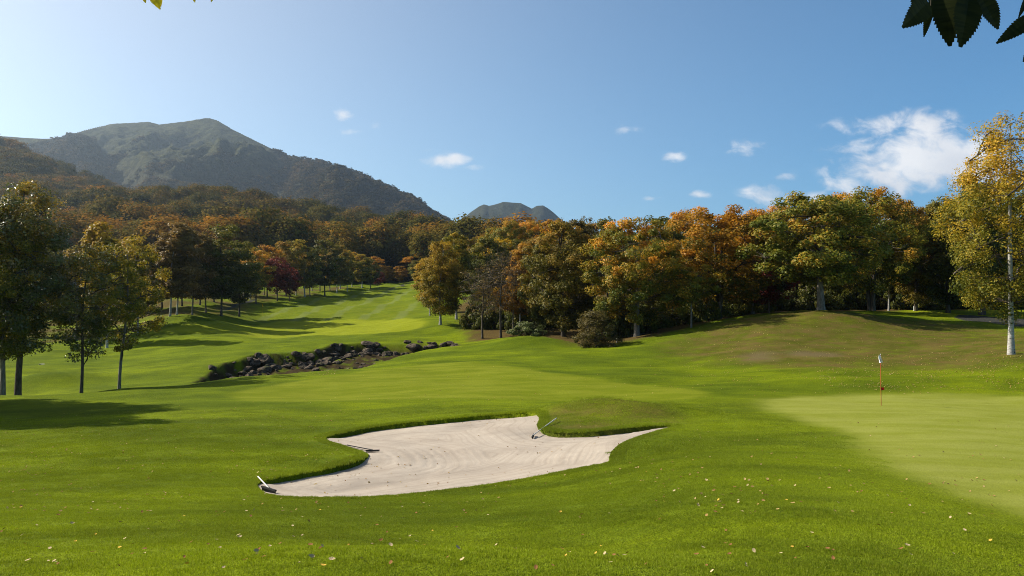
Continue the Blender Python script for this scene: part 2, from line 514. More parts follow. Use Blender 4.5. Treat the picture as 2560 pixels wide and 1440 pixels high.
def mat_mountain(name, hi, lo, z0, z1):
    m = bpy.data.materials.new(name); t = NT(m)
    P = t.pos()
    z = t.n('ShaderNodeSeparateXYZ', None, Vector=P).outputs[2]
    n = t.noise(P, .012, 6, .65); n2 = t.noise(P, .05, 5, .7)
    k = t.rng(t.math('ADD', z, t.math('MULTIPLY_ADD', n, 420, -210)), z0, z1)
    c = t.mix(t.rng(n2, .35, .65), hi[0], hi[1])
    l = t.mix(t.rng(n2, .35, .65), lo[0], lo[1])
    c = t.mix(k, l, c)
    c = t.mix(t.rng(n, .55, .72, 0, .55), c, lo[1])
    n5 = t.noise(P, .11, 4, .75)
    c = t.mix(t.rng(n5, .5, .68, 0, .75), c, lo[0])
    bs = t.n('ShaderNodeBsdfPrincipled', None, Base_Color=c, Roughness=.95, Normal=t.bump(t.math('ADD', n2, t.math('MULTIPLY', n5, .5)), 1.0, 14.0))
    bs.inputs['Specular IOR Level'].default_value = .05
    t.out(bs)
    return m


M_GROUND = mat_ground(); M_BLADE = mat_blade(); M_SAND = mat_sand(); M_ROCK = mat_rock()
M_BARK = mat_bark('bark_dark', (.045, .035, .026), (.11, .088, .066))
M_BARKG = mat_bark('bark_grey', (.10, .085, .068), (.22, .19, .155))
M_BIRCH = mat_bark('bark_birch', (.26, .245, .22), (.42, .40, .37), (2, 2, 7), True)
L = {
 'maple_orange': mat_leaf('leaves_maple_orange', [(.18, (0.078, 0.088, 0.0083)), (.42, (0.181, 0.127, 0.0104)), (.64, (0.419, 0.195, 0.0125)), (.9, (0.616, 0.282, 0.0187))]),
 'maple_gold':   mat_leaf('leaves_maple_gold', [(.15, (0.072, 0.093, 0.0078)), (.45, (0.174, 0.160, 0.0123)), (.66, (0.385, 0.240, 0.0202)), (.9, (0.693, 0.304, 0.0246))]),
 'maple_green':  mat_leaf('leaves_maple_green', [(.15, (0.055, 0.079, 0.0076)), (.5, (0.137, 0.152, 0.0130)), (.72, (0.275, 0.219, 0.0216)), (.95, (0.586, 0.302, 0.0270))]),
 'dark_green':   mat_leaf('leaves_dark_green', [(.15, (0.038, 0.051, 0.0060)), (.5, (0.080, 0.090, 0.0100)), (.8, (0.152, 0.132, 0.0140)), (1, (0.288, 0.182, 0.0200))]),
 'olive':        mat_leaf('leaves_olive', [(.15, (0.075, 0.073, 0.0083)), (.5, (0.163, 0.131, 0.0146)), (.8, (0.316, 0.189, 0.0229)), (1, (0.520, 0.262, 0.0312))]),
 'birch_yellow': mat_leaf('leaves_birch_yellow', [(.12, (0.086, 0.095, 0.0092)), (.45, (0.218, 0.162, 0.0129)), (.75, (0.391, 0.234, 0.0184)), (1, (0.517, 0.312, 0.0276))]),
 'birch_green':  mat_leaf('leaves_birch_green', [(.15, (0.072, 0.088, 0.0090)), (.45, (0.161, 0.154, 0.0140)), (.7, (0.362, 0.255, 0.0200)), (.95, (0.581, 0.335, 0.0250))]),
 'alder':        mat_leaf('leaves_alder', [(.15, (0.043, 0.060, 0.0072)), (.5, (0.094, 0.110, 0.0108)), (.75, (0.234, 0.176, 0.0156)), (1, (0.540, 0.317, 0.0240))], rough=.32, spec=.7, trans=.28),
 'orange':       mat_leaf('leaves_orange', [(.1, (0.147, 0.091, 0.0088)), (.45, (0.314, 0.155, 0.0106)), (.8, (0.452, 0.224, 0.0141)), (1, (0.540, 0.288, 0.0176))]),
 'yellow':       mat_leaf('leaves_yellow', [(.1, (0.220, 0.155, 0.0080)), (.5, (0.450, 0.272, 0.0096)), (1, (0.620, 0.369, 0.0160))]),
 'red':          mat_leaf('leaves_red', [(.1, (0.044, 0.010, 0.0051)), (.5, (0.128, 0.020, 0.0102)), (1, (0.272, 0.054, 0.0256))]),
 'brown':        mat_leaf('leaves_brown', [(.1, (0.072, 0.053, 0.0166)), (.5, (0.163, 0.107, 0.0291)), (1, (0.312, 0.189, 0.0468))]),
 'bush_brown':   mat_leaf('leaves_bush_brown', [(.1, (0.052, 0.043, 0.0104)), (.5, (0.107, 0.086, 0.0187)), (1, (0.195, 0.132, 0.0312))]),
 'pale_shrub':   mat_leaf('leaves_pale_shrub', [(.1, (0.050, 0.068, 0.0160)), (.5, (0.130, 0.155, 0.0480)), (1, (0.320, 0.330, 0.1360))]),
}
M_HILLLEAF = mat_leaf('leaves_far_forest', [(.12, (.024, .028, .005)), (.38, (.075, .070, .010)), (.56, (.135, .100, .014)), (.74, (.23, .120, .015)), (.95, (.40, .18, .018))], inst=True, trans=.3, spec=.03, rough=.9)
M_MTLEAF = mat_leaf('leaves_mountain_forest', [(.12, (.022, .026, .008)), (.45, (.070, .060, .020)), (.7, (.15, .095, .032)), (.95, (.24, .15, .05))], inst=True, trans=.25, spec=.02, rough=.9)


# ------------------------------------------------------------------ the ground sheet
def zone_fields(X, Y):
    """how much of each kind of turf or soil there is at a place"""
    nz = fbm(X / 1.2, Y / 1.2, 2, 71)
    z = {}
    def m(P, w, amp, pad=6):
        return sstep(w, -w, sd_box(P, X, Y, pad) + amp * nz)
    z['green'] = m(GREEN, .75, .14)
    z['apron'] = np.maximum(m(APRON, .5, .2), .75 * m(GREEN, 2.6, .5))
    z['fargreen'] = np.maximum(m(FARGREEN, .8, .3), m(TEE, .8, .3))
    z['fair'] = m(FAIRWAY, 3.0, .8, 12)
    fl = m(FLOOR, 1.3, .8)
    gv = m(GROVE, 4.0, 2.0, 16)
    z['litter'] = np.maximum(fl * .95, gv * np.clip(.55 + 1.1 * fbm(X / 7, Y / 7, 3, 91), 0, .85))
    z['dry'] = np.maximum(m(DRY, 2.6, 1.2, 8), .75 * m(LIPDRY, .6, .3))
    z['bare'] = np.maximum(m(SOIL1, .9, .5) * .75, m(SOIL2, .8, .4) * .8)
    ck = sd_box(CREEK, X, Y, 4)
    z['soil'] = sstep(.55, .0, ck + .35 * nz) * (1 - .75 * sstep(.15, .5, fbm(X / 1.6, Y / 1.6, 3, 123)))
    z['bed'] = m(BED, .7, .5)
    z['path'] = np.maximum(np.maximum(m(PATHR, .15, .05), m(PATHL, .3, .1)), m(PATHF, .4, .1))
    for k in ('litter', 'dry', 'fair', 'apron', 'fargreen'):
        z[k] = z[k] * (1 - z['path'])
    return z


def build_ground():
    ys = np.concatenate([np.linspace(-14, 5.6, 12), np.exp(np.arange(math.log(6), math.log(46), .0055)),
                         np.exp(np.arange(math.log(46), math.log(150), .009)), np.exp(np.arange(math.log(150), math.log(460), .018)),
                         np.geomspace(480, 7200, 26)])
    us = np.concatenate([np.linspace(-1.5, -.68, 30)[:-1], np.linspace(-.68, .68, 470), np.linspace(.68, 1.5, 30)[1:]])
    Wd = np.maximum(ys, 9.0)
    X = us[None, :] * Wd[:, None]; Y = np.repeat(ys[:, None], len(us), 1)
    # settle the rows that run along the bunker edge exactly on it
    d = sd_box(BUNKER, X, Y, 1.0)
    m = np.abs(d) < 1.0
    dd, bx, by = sdist(BUNKER, X[m], Y[m], True)
    cell = np.clip(Y[m] * .0045, .05, .2)
    sn = np.abs(dd) < cell * .62
    Xm = X[m]; Ym = Y[m]; Xm[sn] = bx[sn]; Ym[sn] = by[sn]; dd = np.where(sn, 0, dd)
    X[m] = Xm; Y[m] = Ym; d[m] = dd
    z = terrain(X, Y)
    far = sstep(420, 480, Y)
    z = z - far * 4
    wall = d < -1e-6
    z = z - np.where(wall, LIP + .45, 0)
    zf = zone_fields(X, Y)
    at = {k: ('POINT', v.ravel()) for k, v in zf.items()}
    at['soil'] = ('POINT', np.maximum(zf['soil'], np.where(wall, .8, 0)).ravel())
    V = np.stack([X, Y, z], -1).reshape(-1, 3)
    me = new_mesh('ground', V, grid_faces(len(ys), len(us)), M_GROUND, True, at)
    o = link('ground', me)
    tag(o, 'mown green golf course turf rising to a fairway and a dry bank', 'ground', kind='structure')
    # bunker sand
    x0, y0 = BUNKER.min(0) - .4; x1, y1 = BUNKER.max(0) + .4
    nx, ny = int((x1 - x0) / .055), int((y1 - y0) / .06)
    X, Y = np.meshgrid(np.linspace(x0, x1, nx), np.linspace(y0, y1, ny))
    d = sdist(BUNKER, X, Y)
    zz = sand_z(X, Y, d)
    W_ = d + 0.5 * perlin(X / 3.0, Y / 3.0, 61) + 0.25 * X
    F_ = grid_faces(ny, nx)
    keep = (d.ravel()[F_] < .12).all(1)
    F_ = F_[keep]
    used, inv = np.unique(F_, return_inverse=True)
    V = np.stack([X, Y, zz], -1).reshape(-1, 3)[used]
    o = link('sand_bunker', new_mesh('sand_bunker', V, inv.reshape(-1, 4), M_SAND, True, {'furrow': ('POINT', W_.ravel()[used])}))
    tag(o, 'raked pale sand bunker with a curling outline set in the turf', 'sand bunker', kind='structure')


build_ground()


def gz(x, y):
    return float(terrain(np.array([x]), np.array([y]))[0])


def at(px, Y):
    """ground point at a given depth under a given column of the photo"""
    x = (px - 1280) / F * Y; z = 0
    for _ in range(3):
        z = gz(x, Y)
        x = (px - 1280) / F * (Y * cp + z * sp)
    return x, Y, gz(x, Y)


def top_z(py, Y):
    return float(slopes(1280, py)[1] * Y)


# ------------------------------------------------------------------ instancing for uncountable stuff
def scatter(name, pts, rot, scl, idx, tint, protos, label, cat, group=None):
    """one stuff object: its vertices carry instances picked from the protos"""
    coll = bpy.data.collections.new(name + '_kinds')
    for k, me in enumerate(protos):
        po = bpy.data.objects.new('%s_kind_%02d' % (name, k), me)
        coll.objects.link(po)
    me = bpy.data.meshes.new(name)
    pts = np.asarray(pts, np.float32); n = len(pts)
    me.vertices.add(n); me.vertices.foreach_set('co', pts.ravel())
    a = me.attributes.new('rot', 'FLOAT_VECTOR', 'POINT'); a.data.foreach_set('vector', np.asarray(rot, np.float32).ravel())
    a = me.attributes.new('scl', 'FLOAT_VECTOR', 'POINT'); a.data.foreach_set('vector', np.asarray(scl, np.float32).ravel())
    a = me.attributes.new('idx', 'INT', 'POINT'); a.data.foreach_set('value', np.asarray(idx, np.int32))
    a = me.attributes.new('tint', 'FLOAT', 'POINT'); a.data.foreach_set('value', np.asarray(tint, np.float32))
    o = link(name, me)
    ng = bpy.data.node_groups.new(name, 'GeometryNodeTree')
    ng.interface.new_socket('Geometry', in_out='INPUT', socket_type='NodeSocketGeometry')
    ng.interface.new_socket('Geometry', in_out='OUTPUT', socket_type='NodeSocketGeometry')
    N = ng.nodes; Lk = ng.links
    gi = N.new('NodeGroupInput'); go = N.new('NodeGroupOutput')
    ci = N.new('GeometryNodeCollectionInfo'); ci.inputs['Collection'].default_value = coll
    ci.inputs['Separate Children'].default_value = True; ci.inputs['Reset Children'].default_value = True
    ip = N.new('GeometryNodeInstanceOnPoints')
    ip.inputs['Pick Instance'].default_value = True
    def na(nm, dt):
        q = N.new('GeometryNodeInputNamedAttribute'); q.data_type = dt; q.inputs['Name'].default_value = nm
        return q.outputs['Attribute']
    Lk.new(gi.outputs[0], ip.inputs['Points']); Lk.new(ci.outputs[0], ip.inputs['Instance'])
    Lk.new(na('idx', 'INT'), ip.inputs['Instance Index'])
    e2r = N.new('FunctionNodeEulerToRotation'); Lk.new(na('rot', 'FLOAT_VECTOR'), e2r.inputs[0])
    Lk.new(e2r.outputs[0], ip.inputs['Rotation']); Lk.new(na('scl', 'FLOAT_VECTOR'), ip.inputs['Scale'])
    Lk.new(ip.outputs[0], go.inputs[0])
    md = o.modifiers.new('scatter', 'NODES'); md.node_group = ng
    tag(o, label, cat, group, 'stuff')
    return o


# ------------------------------------------------------------------ grass blades
def blade_patch(seed, size, n, h, w):
    r = np.random.default_rng(seed)
    p = (r.random((n, 2)) - .5) * size
    az = r.random(n) * 2 * math.pi; lean = r.random(n) * .75 + .1
    hh = h * (.45 + .5 * r.random(n)) * (1 + .55 * perlin(p[:, 0] * 22, p[:, 1] * 22, seed))
    sx = np.cos(az + 1.57) * w / 2; sy = np.sin(az + 1.57) * w / 2
    tip = np.stack([p[:, 0] + np.cos(az) * hh * lean, p[:, 1] + np.sin(az) * hh * lean, hh], 1)
    a = np.stack([p[:, 0] - sx, p[:, 1] - sy, np.full(n, -.012)], 1)
    b = np.stack([p[:, 0] + sx, p[:, 1] + sy, np.full(n, -.012)], 1)
    V = np.stack([a, b, tip], 1).reshape(-1, 3)
    v = np.repeat(r.random(n), 3)
    return new_mesh('grass_patch', V, np.arange(3 * n).reshape(-1, 3), M_BLADE, False, {'v': ('POINT', v)})


def tilt(X, Y, rz, e=.25):
    """eulers that lay something on the slope, turned by rz about its own upright"""
    gx = (terrain(X + e, Y) - terrain(X - e, Y)) / (2 * e)
    gy = (terrain(X, Y + e) - terrain(X, Y - e)) / (2 * e)
    out = []
    for a, b, c in zip(gx, gy, rz):
        up = Vector((-a, -b, 1)).normalized()
        q = Vector((0, 0, 1)).rotation_difference(up).to_matrix() @ Matrix.Rotation(c, 3, 'Z')
        out.append(tuple(q.to_euler()))
    return np.array(out)


def build_grass():
    small = [blade_patch(100 + k, .62, 1900, .023, .0058) for k in range(4)]
    big = [blade_patch(200 + k, 1.3, 2600, .030, .012) for k in range(4)]
    edge = [blade_patch(300 + k, .22, 150, .062, .0075) for k in range(3)]
    P = []; I = []; S = []
    def cells(y0, y1, step):
        xs = []
        for y in np.arange(y0, y1, step):
            w = .66 * y + 3.5
            x = np.arange(-w, w, step)
            xs.append(np.stack([x, np.full(len(x), y)], 1))
        q = np.concatenate(xs)
        return q + RNG.uniform(-.3, .3, q.shape) * step
    for y0, y1, step, base, half in ((5.6, 21.5, .46, 0, .33), (21.5, 37, .95, 4, .66)):
        q = cells(y0, y1, step)
        db = sd_box(BUNKER, q[:, 0], q[:, 1], 3); dg = sd_box(GREEN, q[:, 0], q[:, 1], 3); da = sd_box(APRON, q[:, 0], q[:, 1], 3)
        dc = sd_box(CREEK, q[:, 0], q[:, 1], 3)
        ok = (db > half * .95) & (dg > half * .6) & (da > half * .5) & (dc > half)
        q = q[ok]
        P.append(q); I.append(base + RNG.integers(0, 4, len(q)))
        S.append(np.stack([np.ones(len(q)), np.ones(len(q)), RNG.uniform(.8, 1.25, len(q)) * (1 - .75 * sstep(25, 37, q[:, 1])) * (.3 + .7 * sstep(.2, 2.6, sd_box(GREEN, q[:, 0], q[:, 1], 4)))], 1))
    # ragged fringe round the sand
    e0 = BUNKER; e1 = np.roll(BUNKER, -1, 0); per = np.linalg.norm(e1 - e0, axis=1)
    pts = []
    for a, b, l in zip(e0, e1, per):
        for t in np.arange(0, l, .075):
            pts.append(a + (b - a) * t / max(l, 1e-6))
    pts = np.array(pts)
    for off in (.09, .2, .34):
        n_ = len(pts)
        q = pts + RNG.normal(0, .04, (n_, 2))
        dd, bx, by = sdist(BUNKER, q[:, 0], q[:, 1], True)
        g = np.stack([sdist(BUNKER, q[:, 0] + .02, q[:, 1]) - dd, sdist(BUNKER, q[:, 0], q[:, 1] + .02) - dd], 1)
        g /= np.linalg.norm(g, axis=1)[:, None] + 1e-9
        q = q + g * (off - dd)[:, None]
        ok = (sdist(BUNKER, q[:, 0], q[:, 1]) > .05)
        q = q[ok]; g = g[ok]
        P.append(q); I.append(8 + RNG.integers(0, 3, len(q)))
        S.append(np.repeat((RNG.uniform(.6, 1.2, len(q)) * (.6 + .6 * sstep(-.3, .6, g[:, 1])))[:, None], 3, 1))
    q = np.concatenate(P); z = terrain(q[:, 0], q[:, 1])
    rot = tilt(q[:, 0], q[:, 1], RNG.random(len(q)) * 6.28)
    scatter('grass', np.column_stack([q, z]), rot, np.concatenate(S), np.concatenate(I), np.zeros(len(q)),
            small + big + edge, 'short green grass covering the slopes round the bunker', 'grass')


build_grass()


# ------------------------------------------------------------------ trees
def tubes(paths, sides):
    """list of (points Nx3, radii N) -> verts, faces"""
    VS = []; FS = []; off = 0
    for pts, rr, sd in zip([p[0] for p in paths], [p[1] for p in paths], sides):
        pts = np.asarray(pts, float); n = len(pts)
        tg = np.gradient(pts, axis=0); tg /= np.linalg.norm(tg, axis=1)[:, None] + 1e-9
        ref = np.where(np.abs(tg[:, 2:3]) > .9, np.array([[1., 0, 0]]), np.array([[0, 0, 1.]]))
        u = np.cross(tg, ref); u /= np.linalg.norm(u, axis=1)[:, None] + 1e-9
        v = np.cross(tg, u)
        a = np.arange(sd) / sd * 2 * math.pi
        ring = pts[:, None] + (u[:, None] * np.cos(a)[None, :, None] + v[:, None] * np.sin(a)[None, :, None]) * np.asarray(rr)[:, None, None]
        VS.append(ring.reshape(-1, 3))
        i = np.arange(n - 1)[:, None] * sd; j = np.arange(sd)[None]; j2 = (j + 1) % sd
        FS.append(np.stack([i + j, i + j2, i + sd + j2, i + sd + j], -1).reshape(-1, 4) + off)
        off += n * sd
    return np.concatenate(VS), np.concatenate(FS)


def leaf_cloud(r, C, N, cr, n, size, up=.5, out=.5, center=None, flat=.7, cval=None, tval=None, aspect=.62, rnd=.6):
    """many small leaf faces spread round the clump centres C"""
    k = np.repeat(np.arange(len(C)), n)
    m = len(k)
    off = r.normal(0, 1, (m, 3)); off /= np.linalg.norm(off, axis=1)[:, None]
    off *= (r.random(m) ** .45)[:, None] * cr[k][:, None]
    off[:, 2] *= flat
    p = C[k] + off
    nm = r.normal(0, rnd, (m, 3)); nm[:, 2] += up
    nm += out * N[k] + .95 * off / (cr[k][:, None] + 1e-6)
    nm /= np.linalg.norm(nm, axis=1)[:, None]
    t = np.cross(nm, r.normal(0, 1, (m, 3))); t /= np.linalg.norm(t, axis=1)[:, None] + 1e-9
    b = np.cross(nm, t)
    s = size * (.6 + .75 * r.random(m))
    hl = (t * (s * .5)[:, None]); hw = (b * (s * .5 * aspect)[:, None]); ln = nm * (s * .09)[:, None]
    V = np.stack([p - hl, p + hw + ln - hl * .15, p + hl, p - hw + ln - hl * .15], 1).reshape(-1, 4, 3)
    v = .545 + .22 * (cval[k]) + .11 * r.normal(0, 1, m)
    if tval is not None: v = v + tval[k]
    return V.reshape(-1, 3), np.arange(m * 4).reshape(-1, 4), np.repeat(np.clip(v, 0, 1), 4)


def make_tree(seed, H=10., Rm=3.2, base=.25, shape='maple', clumps=150, per=120, cr=.62, leaf=.2, trunk=.22, limbs=11,
              lean=(0, 0), forks=1, sparse=1.0, droop=0.0, topv=.18, flat=.7, twigs=True):
    r = np.random.default_rng(seed)
    zb = H * base
    def R(t):
        if shape == 'maple': return Rm * np.clip(np.sin(math.pi * (.10 + .86 * t)), 0, 1) ** .62
        if shape == 'birch': return Rm * 1.45 * (t + .03) ** .42 * np.clip(1 - t, 0, 1) ** .55
        if shape == 'oval': return Rm * np.clip(np.sin(math.pi * (.04 + .93 * t)), 0, 1) ** .8
        if shape == 'dome': return Rm * np.clip(1 - t * t, 0, 1) ** .5
        return Rm * np.clip(1 - t, 0, 1) ** .75          # cone
    ph = r.random(6) * 6.28
    def lobe(az, t):
        return 1 + .16 * np.sin(2 * az + ph[0] + 3 * t) + .12 * np.sin(3 * az + ph[1] - 5 * t) + .10 * np.sin(5 * az + ph[2] + 9 * t)
    def axis(z):
        t = np.clip(z, 0, None) / H
        return np.stack([lean[0] * H * t ** 1.3 + .018 * H * np.sin(t * 7 + ph[3]) * t, lean[1] * H * t ** 1.3 + .018 * H * np.sin(t * 6 + ph[4]) * t, z], -1)
    # trunks
    paths = []; sides = []
    zt = np.linspace(-.25, H * (.93 if shape in ('birch', 'cone', 'oval') else .72), 14)
    rt = .68 * trunk * (1 - np.clip(zt, 0, None) / H) ** .85 + .012
    rt[0] *= 1.45; rt[1] *= 1.08
    skel = []
    if forks == 1:
        paths.append((axis(zt), rt)); sides.append(9); skel.append(axis(zt)[3:])
    else:
        for f in range(forks):
            a = ph[5] + f * 6.283 / forks
            sp_ = np.stack([np.cos(a) * (.16 + .22 * Rm * (np.clip(zt, 0, None) / H) ** 1.1), np.sin(a) * (.16 + .22 * Rm * (np.clip(zt, 0, None) / H) ** 1.1), 0 * zt], -1)
            paths.append((axis(zt) + sp_, rt * .78)); sides.append(8); skel.append((axis(zt) + sp_)[3:])
    # limbs
    for k in range(limbs):
        t = (k + .6) / limbs
        z0 = zb * .85 + (H * .72 - zb * .85) * t ** 1.05
        az = k * 2.399 + ph[0] + r.normal(0, .25)
        sk = skel[k % len(skel)]
        i = int(np.argmin(np.abs(sk[:, 2] - z0))); p0 = sk[i]
        tt = np.clip((z0 - zb) / (H - zb) + (.22 if shape != 'birch' else .15), .05, .93)
        ln = R(tt) * lobe(az, tt) * .85
        p3 = axis(np.array(zb + (H - zb) * tt)) + np.array([math.cos(az) * ln, math.sin(az) * ln, -droop * ln])
        s = np.linspace(0, 1, 8)[:, None]
        mid = p0 * .55 + p3 * .45 + np.array([0, 0, .10 * H * (1 if not droop else 1.2)])
        q = p0 * (1 - s) ** 2 + 2 * mid * s * (1 - s) + p3 * s ** 2
        q[1:] += r.normal(0, .02 * Rm, (7, 3))
        rr = np.linspace(.27 * trunk * (1 - .55 * t) + .015, .012, 8)
        paths.append((q, rr)); sides.append(5); skel.append(q[2:])
    S = np.concatenate(skel)
    # clumps of leaves through the crown, more of them near its outside
    C = []; Nn = []; T = []
    while len(C) < clumps:
        t = r.random() * .955
        if r.random() > (R(t) / Rm) ** 1.2 + .06: continue
        az = r.random() * 6.283
        q = (r.random() ** .42)
        ln = R(t) * lobe(az, t) * q
        c = axis(np.array(zb + (H - zb) * t)) + np.array([math.cos(az) * ln, math.sin(az) * ln, -droop * ln * .8])
        if sparse < 1 and perlin(np.array([az * 1.5 + c[0]]), np.array([t * 5 + c[1] * .5]), seed)[0] > (sparse - .5): continue
        C.append(c); T.append(t)
        Nn.append(np.array([math.cos(az), math.sin(az), .25 + .8 * (t - .3)]) * q)
    C = np.array(C); Nn = np.array(Nn); T = np.array(T)
    if twigs:
        for c in C:
            d = np.linalg.norm(S - c, axis=1) + np.where(S[:, 2] > c[2] + .1, 1.5, 0)
            p0 = S[int(np.argmin(d))]
            s = np.linspace(0, 1, 4)[:, None]
            q = p0 * (1 - s) + c * s + np.array([0, 0, .06 * np.linalg.norm(c - p0)]) * (4 * s * (1 - s))
            paths.append((q, np.linspace(.022, .006, 4))); sides.append(3)
            if per < 30:                                   # bare crown: show fine twigs
                for _ in range(5):
                    e = c + r.normal(0, .45, 3) + np.array([0, 0, .25])
                    m = (c * .6 + e * .4) + r.normal(0, .06, 3)
                    paths.append((np.stack([q[2], m, e]), np.array([.011, .008, .004]))); sides.append(3)
    TV, TF = tubes(paths, sides)
    nt = max(1, forks) * 13 * (9 if forks == 1 else 8)
    crs = cr * (.65 + .7 * r.random(len(C)))
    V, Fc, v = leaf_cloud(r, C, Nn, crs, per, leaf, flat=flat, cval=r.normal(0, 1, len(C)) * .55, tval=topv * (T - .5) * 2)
    return TV, TF, V, Fc, v, H, Rm, nt


TREES = {}


def reg(key, bark, **kw):
    TV, TF, V, Fc, v, H, Rm, nt = make_tree(**kw)
    TREES[key] = (new_mesh(key + '_trunk', TV, TF, mats=[bark, M_BARK], midx=(np.arange(len(TF)) >= nt).astype(int)), new_mesh(key + '_crown', V, Fc, L['olive'], False, {'v': ('POINT', v)}), H, Rm)


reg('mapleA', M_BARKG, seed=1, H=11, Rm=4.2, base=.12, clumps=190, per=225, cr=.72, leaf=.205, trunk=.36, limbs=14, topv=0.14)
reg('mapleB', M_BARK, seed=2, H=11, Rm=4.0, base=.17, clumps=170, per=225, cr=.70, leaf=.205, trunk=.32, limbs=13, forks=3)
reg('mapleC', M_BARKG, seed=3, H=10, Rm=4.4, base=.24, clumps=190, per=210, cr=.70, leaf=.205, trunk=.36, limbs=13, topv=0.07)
reg('mapleD', M_BARK, seed=14, H=11, Rm=3.6, base=.06, clumps=170, per=210, cr=.75, leaf=.205, trunk=.26, limbs=12, shape='oval')
reg('smallmaple', M_BARKG, seed=4, H=5.5, Rm=2.0, base=.42, clumps=46, per=110, cr=.48, leaf=.19, trunk=.10, limbs=8, flat=.5)
reg('birchA', M_BIRCH, seed=5, H=12, Rm=2.6, base=.13, shape='birch', clumps=210, per=156, cr=.50, leaf=.15, trunk=.15, limbs=18, droop=.25, flat=1.0)
reg('birchB', M_BIRCH, seed=6, H=12, Rm=2.2, base=.22, shape='birch', clumps=150, per=143, cr=.50, leaf=.17, trunk=.13, limbs=15, droop=.15, lean=(.03, 0))
reg('birchbig', M_BIRCH, seed=7, H=14, Rm=3.5, base=.16, shape='oval', clumps=220, per=190, cr=.58, leaf=.125, trunk=.19, limbs=22, droop=.30, flat=1.1, lean=(.012, 0), topv=0.27)
reg('alderA', M_BARK, seed=8, H=13, Rm=3.2, base=.22, shape='birch', clumps=250, per=165, cr=.50, leaf=.135, trunk=.23, limbs=20, lean=(.03, 0), flat=.8)
reg('alderB', M_BARKG, seed=9, H=9, Rm=2.2, base=.24, shape='oval', clumps=105, per=125, cr=.42, leaf=.13, trunk=.12, limbs=15, lean=(.07, 0), sparse=.8)
reg('alderC', M_BARK, seed=10, H=8, Rm=2.1, base=.22, shape='oval', clumps=90, per=125, cr=.42, leaf=.13, trunk=.11, limbs=14, lean=(.02, 0))
reg('grove', M_BARK, seed=11, H=12, Rm=2.8, base=.19, shape='oval', clumps=130, per=110, cr=.66, leaf=.26, trunk=.14, limbs=12)
reg('groveB', M_BARKG, seed=12, H=12, Rm=2.5, base=.21, shape='birch', clumps=120, per=110, cr=.60, leaf=.26, trunk=.11, limbs=13, lean=(.04, .01), topv=.12)
reg('bare', M_BARK, seed=13, H=10, Rm=2.8, base=.30, shape='maple', clumps=150, per=9, cr=.5, leaf=.16, trunk=.17, limbs=15, topv=-.1)
reg('thin', M_BARKG, seed=15, H=11, Rm=2.2, base=.45, shape='maple', clumps=70, per=60, cr=.55, leaf=.22, trunk=.10, limbs=11, sparse=.9)
reg('bush', M_BARK, seed=16, H=3.6, Rm=1.6, base=.02, shape='dome', clumps=110, per=150, cr=.36, leaf=.10, trunk=.06, limbs=12, topv=.05)
reg('lowshrub', M_BARK, seed=17, H=1.2, Rm=1.5, base=.02, shape='dome', clumps=50, per=90, cr=.28, leaf=.14, trunk=.03, limbs=9, topv=.1)
reg('redmaple', M_BARK, seed=18, H=8, Rm=2.6, base=.22, shape='maple', clumps=90, per=100, cr=.62, leaf=.22, trunk=.14, limbs=10)


def tree(key, px, Y, top, width, leafm, label, name='tree', cat='tree', group=None, bark=None, rz=None, base_dz=0.0):
    tm, cm, H, Rm = TREES[key]
    x, y, z = at(px, Y)
    z += base_dz
    h = top_z(top, Y) - z
    sz = h / H
    sx = (width / 2 / F * Y) / Rm * 1.17
    sx = float(np.clip(sx, sz * .55, sz * 1.9))
    root = bpy.data.objects.new(name, None); COL.objects.link(root)
    root.empty_display_size = .5
    root.location = (x, y, z)
    root.rotation_euler = (0, 0, random.uniform(0, 6.28) if rz is None else rz)
    tag(root, label, cat, group)
    a = link('trunk', tm, root, scl=(sx, sx, sz))
    b = link('crown', cm, root, scl=(sx, sx, sz))
    b.material_slots[0].link = 'OBJECT'; b.material_slots[0].material = L[leafm]
    if bark:
        a.material_slots[0].link = 'OBJECT'; a.material_slots[0].material = bark
    return root


# --- trees on the crest at the left
tree('alderA', 44, 56, 441, 270, 'alder', 'tallest dark glossy-leaved tree at the crest, filling the left edge', 'alder_tree', rz=.3)
tree('alderA', 6, 55, 490, 220, 'birch_green', 'pale-trunked tree leaning close beside the tallest dark tree', 'alder_tree', bark=M_BARKG, rz=2.2)
tree('alderC', 203, 57, 610, 170, 'alder', 'small dark slender tree between the tallest tree and the yellow-green one', 'alder_tree', rz=.2)
tree('alderB', 298, 58, 582, 165, 'birch_green', 'slim yellow-green tree with a straight bare trunk standing on the crest', 'alder_tree', rz=0.0)
for px_, Y_, top_, w_ in ((-340, 41.5, 370, 400), (-430, 45, 380, 380), (-300, 37, 410, 360), (-540, 38.5, 430, 380)):
    tree('alderA', px_, Y_, top_, w_, 'alder', 'dark tree outside the frame whose shade falls on the near slope', 'alder_tree', group='trees outside the frame shading the slope')

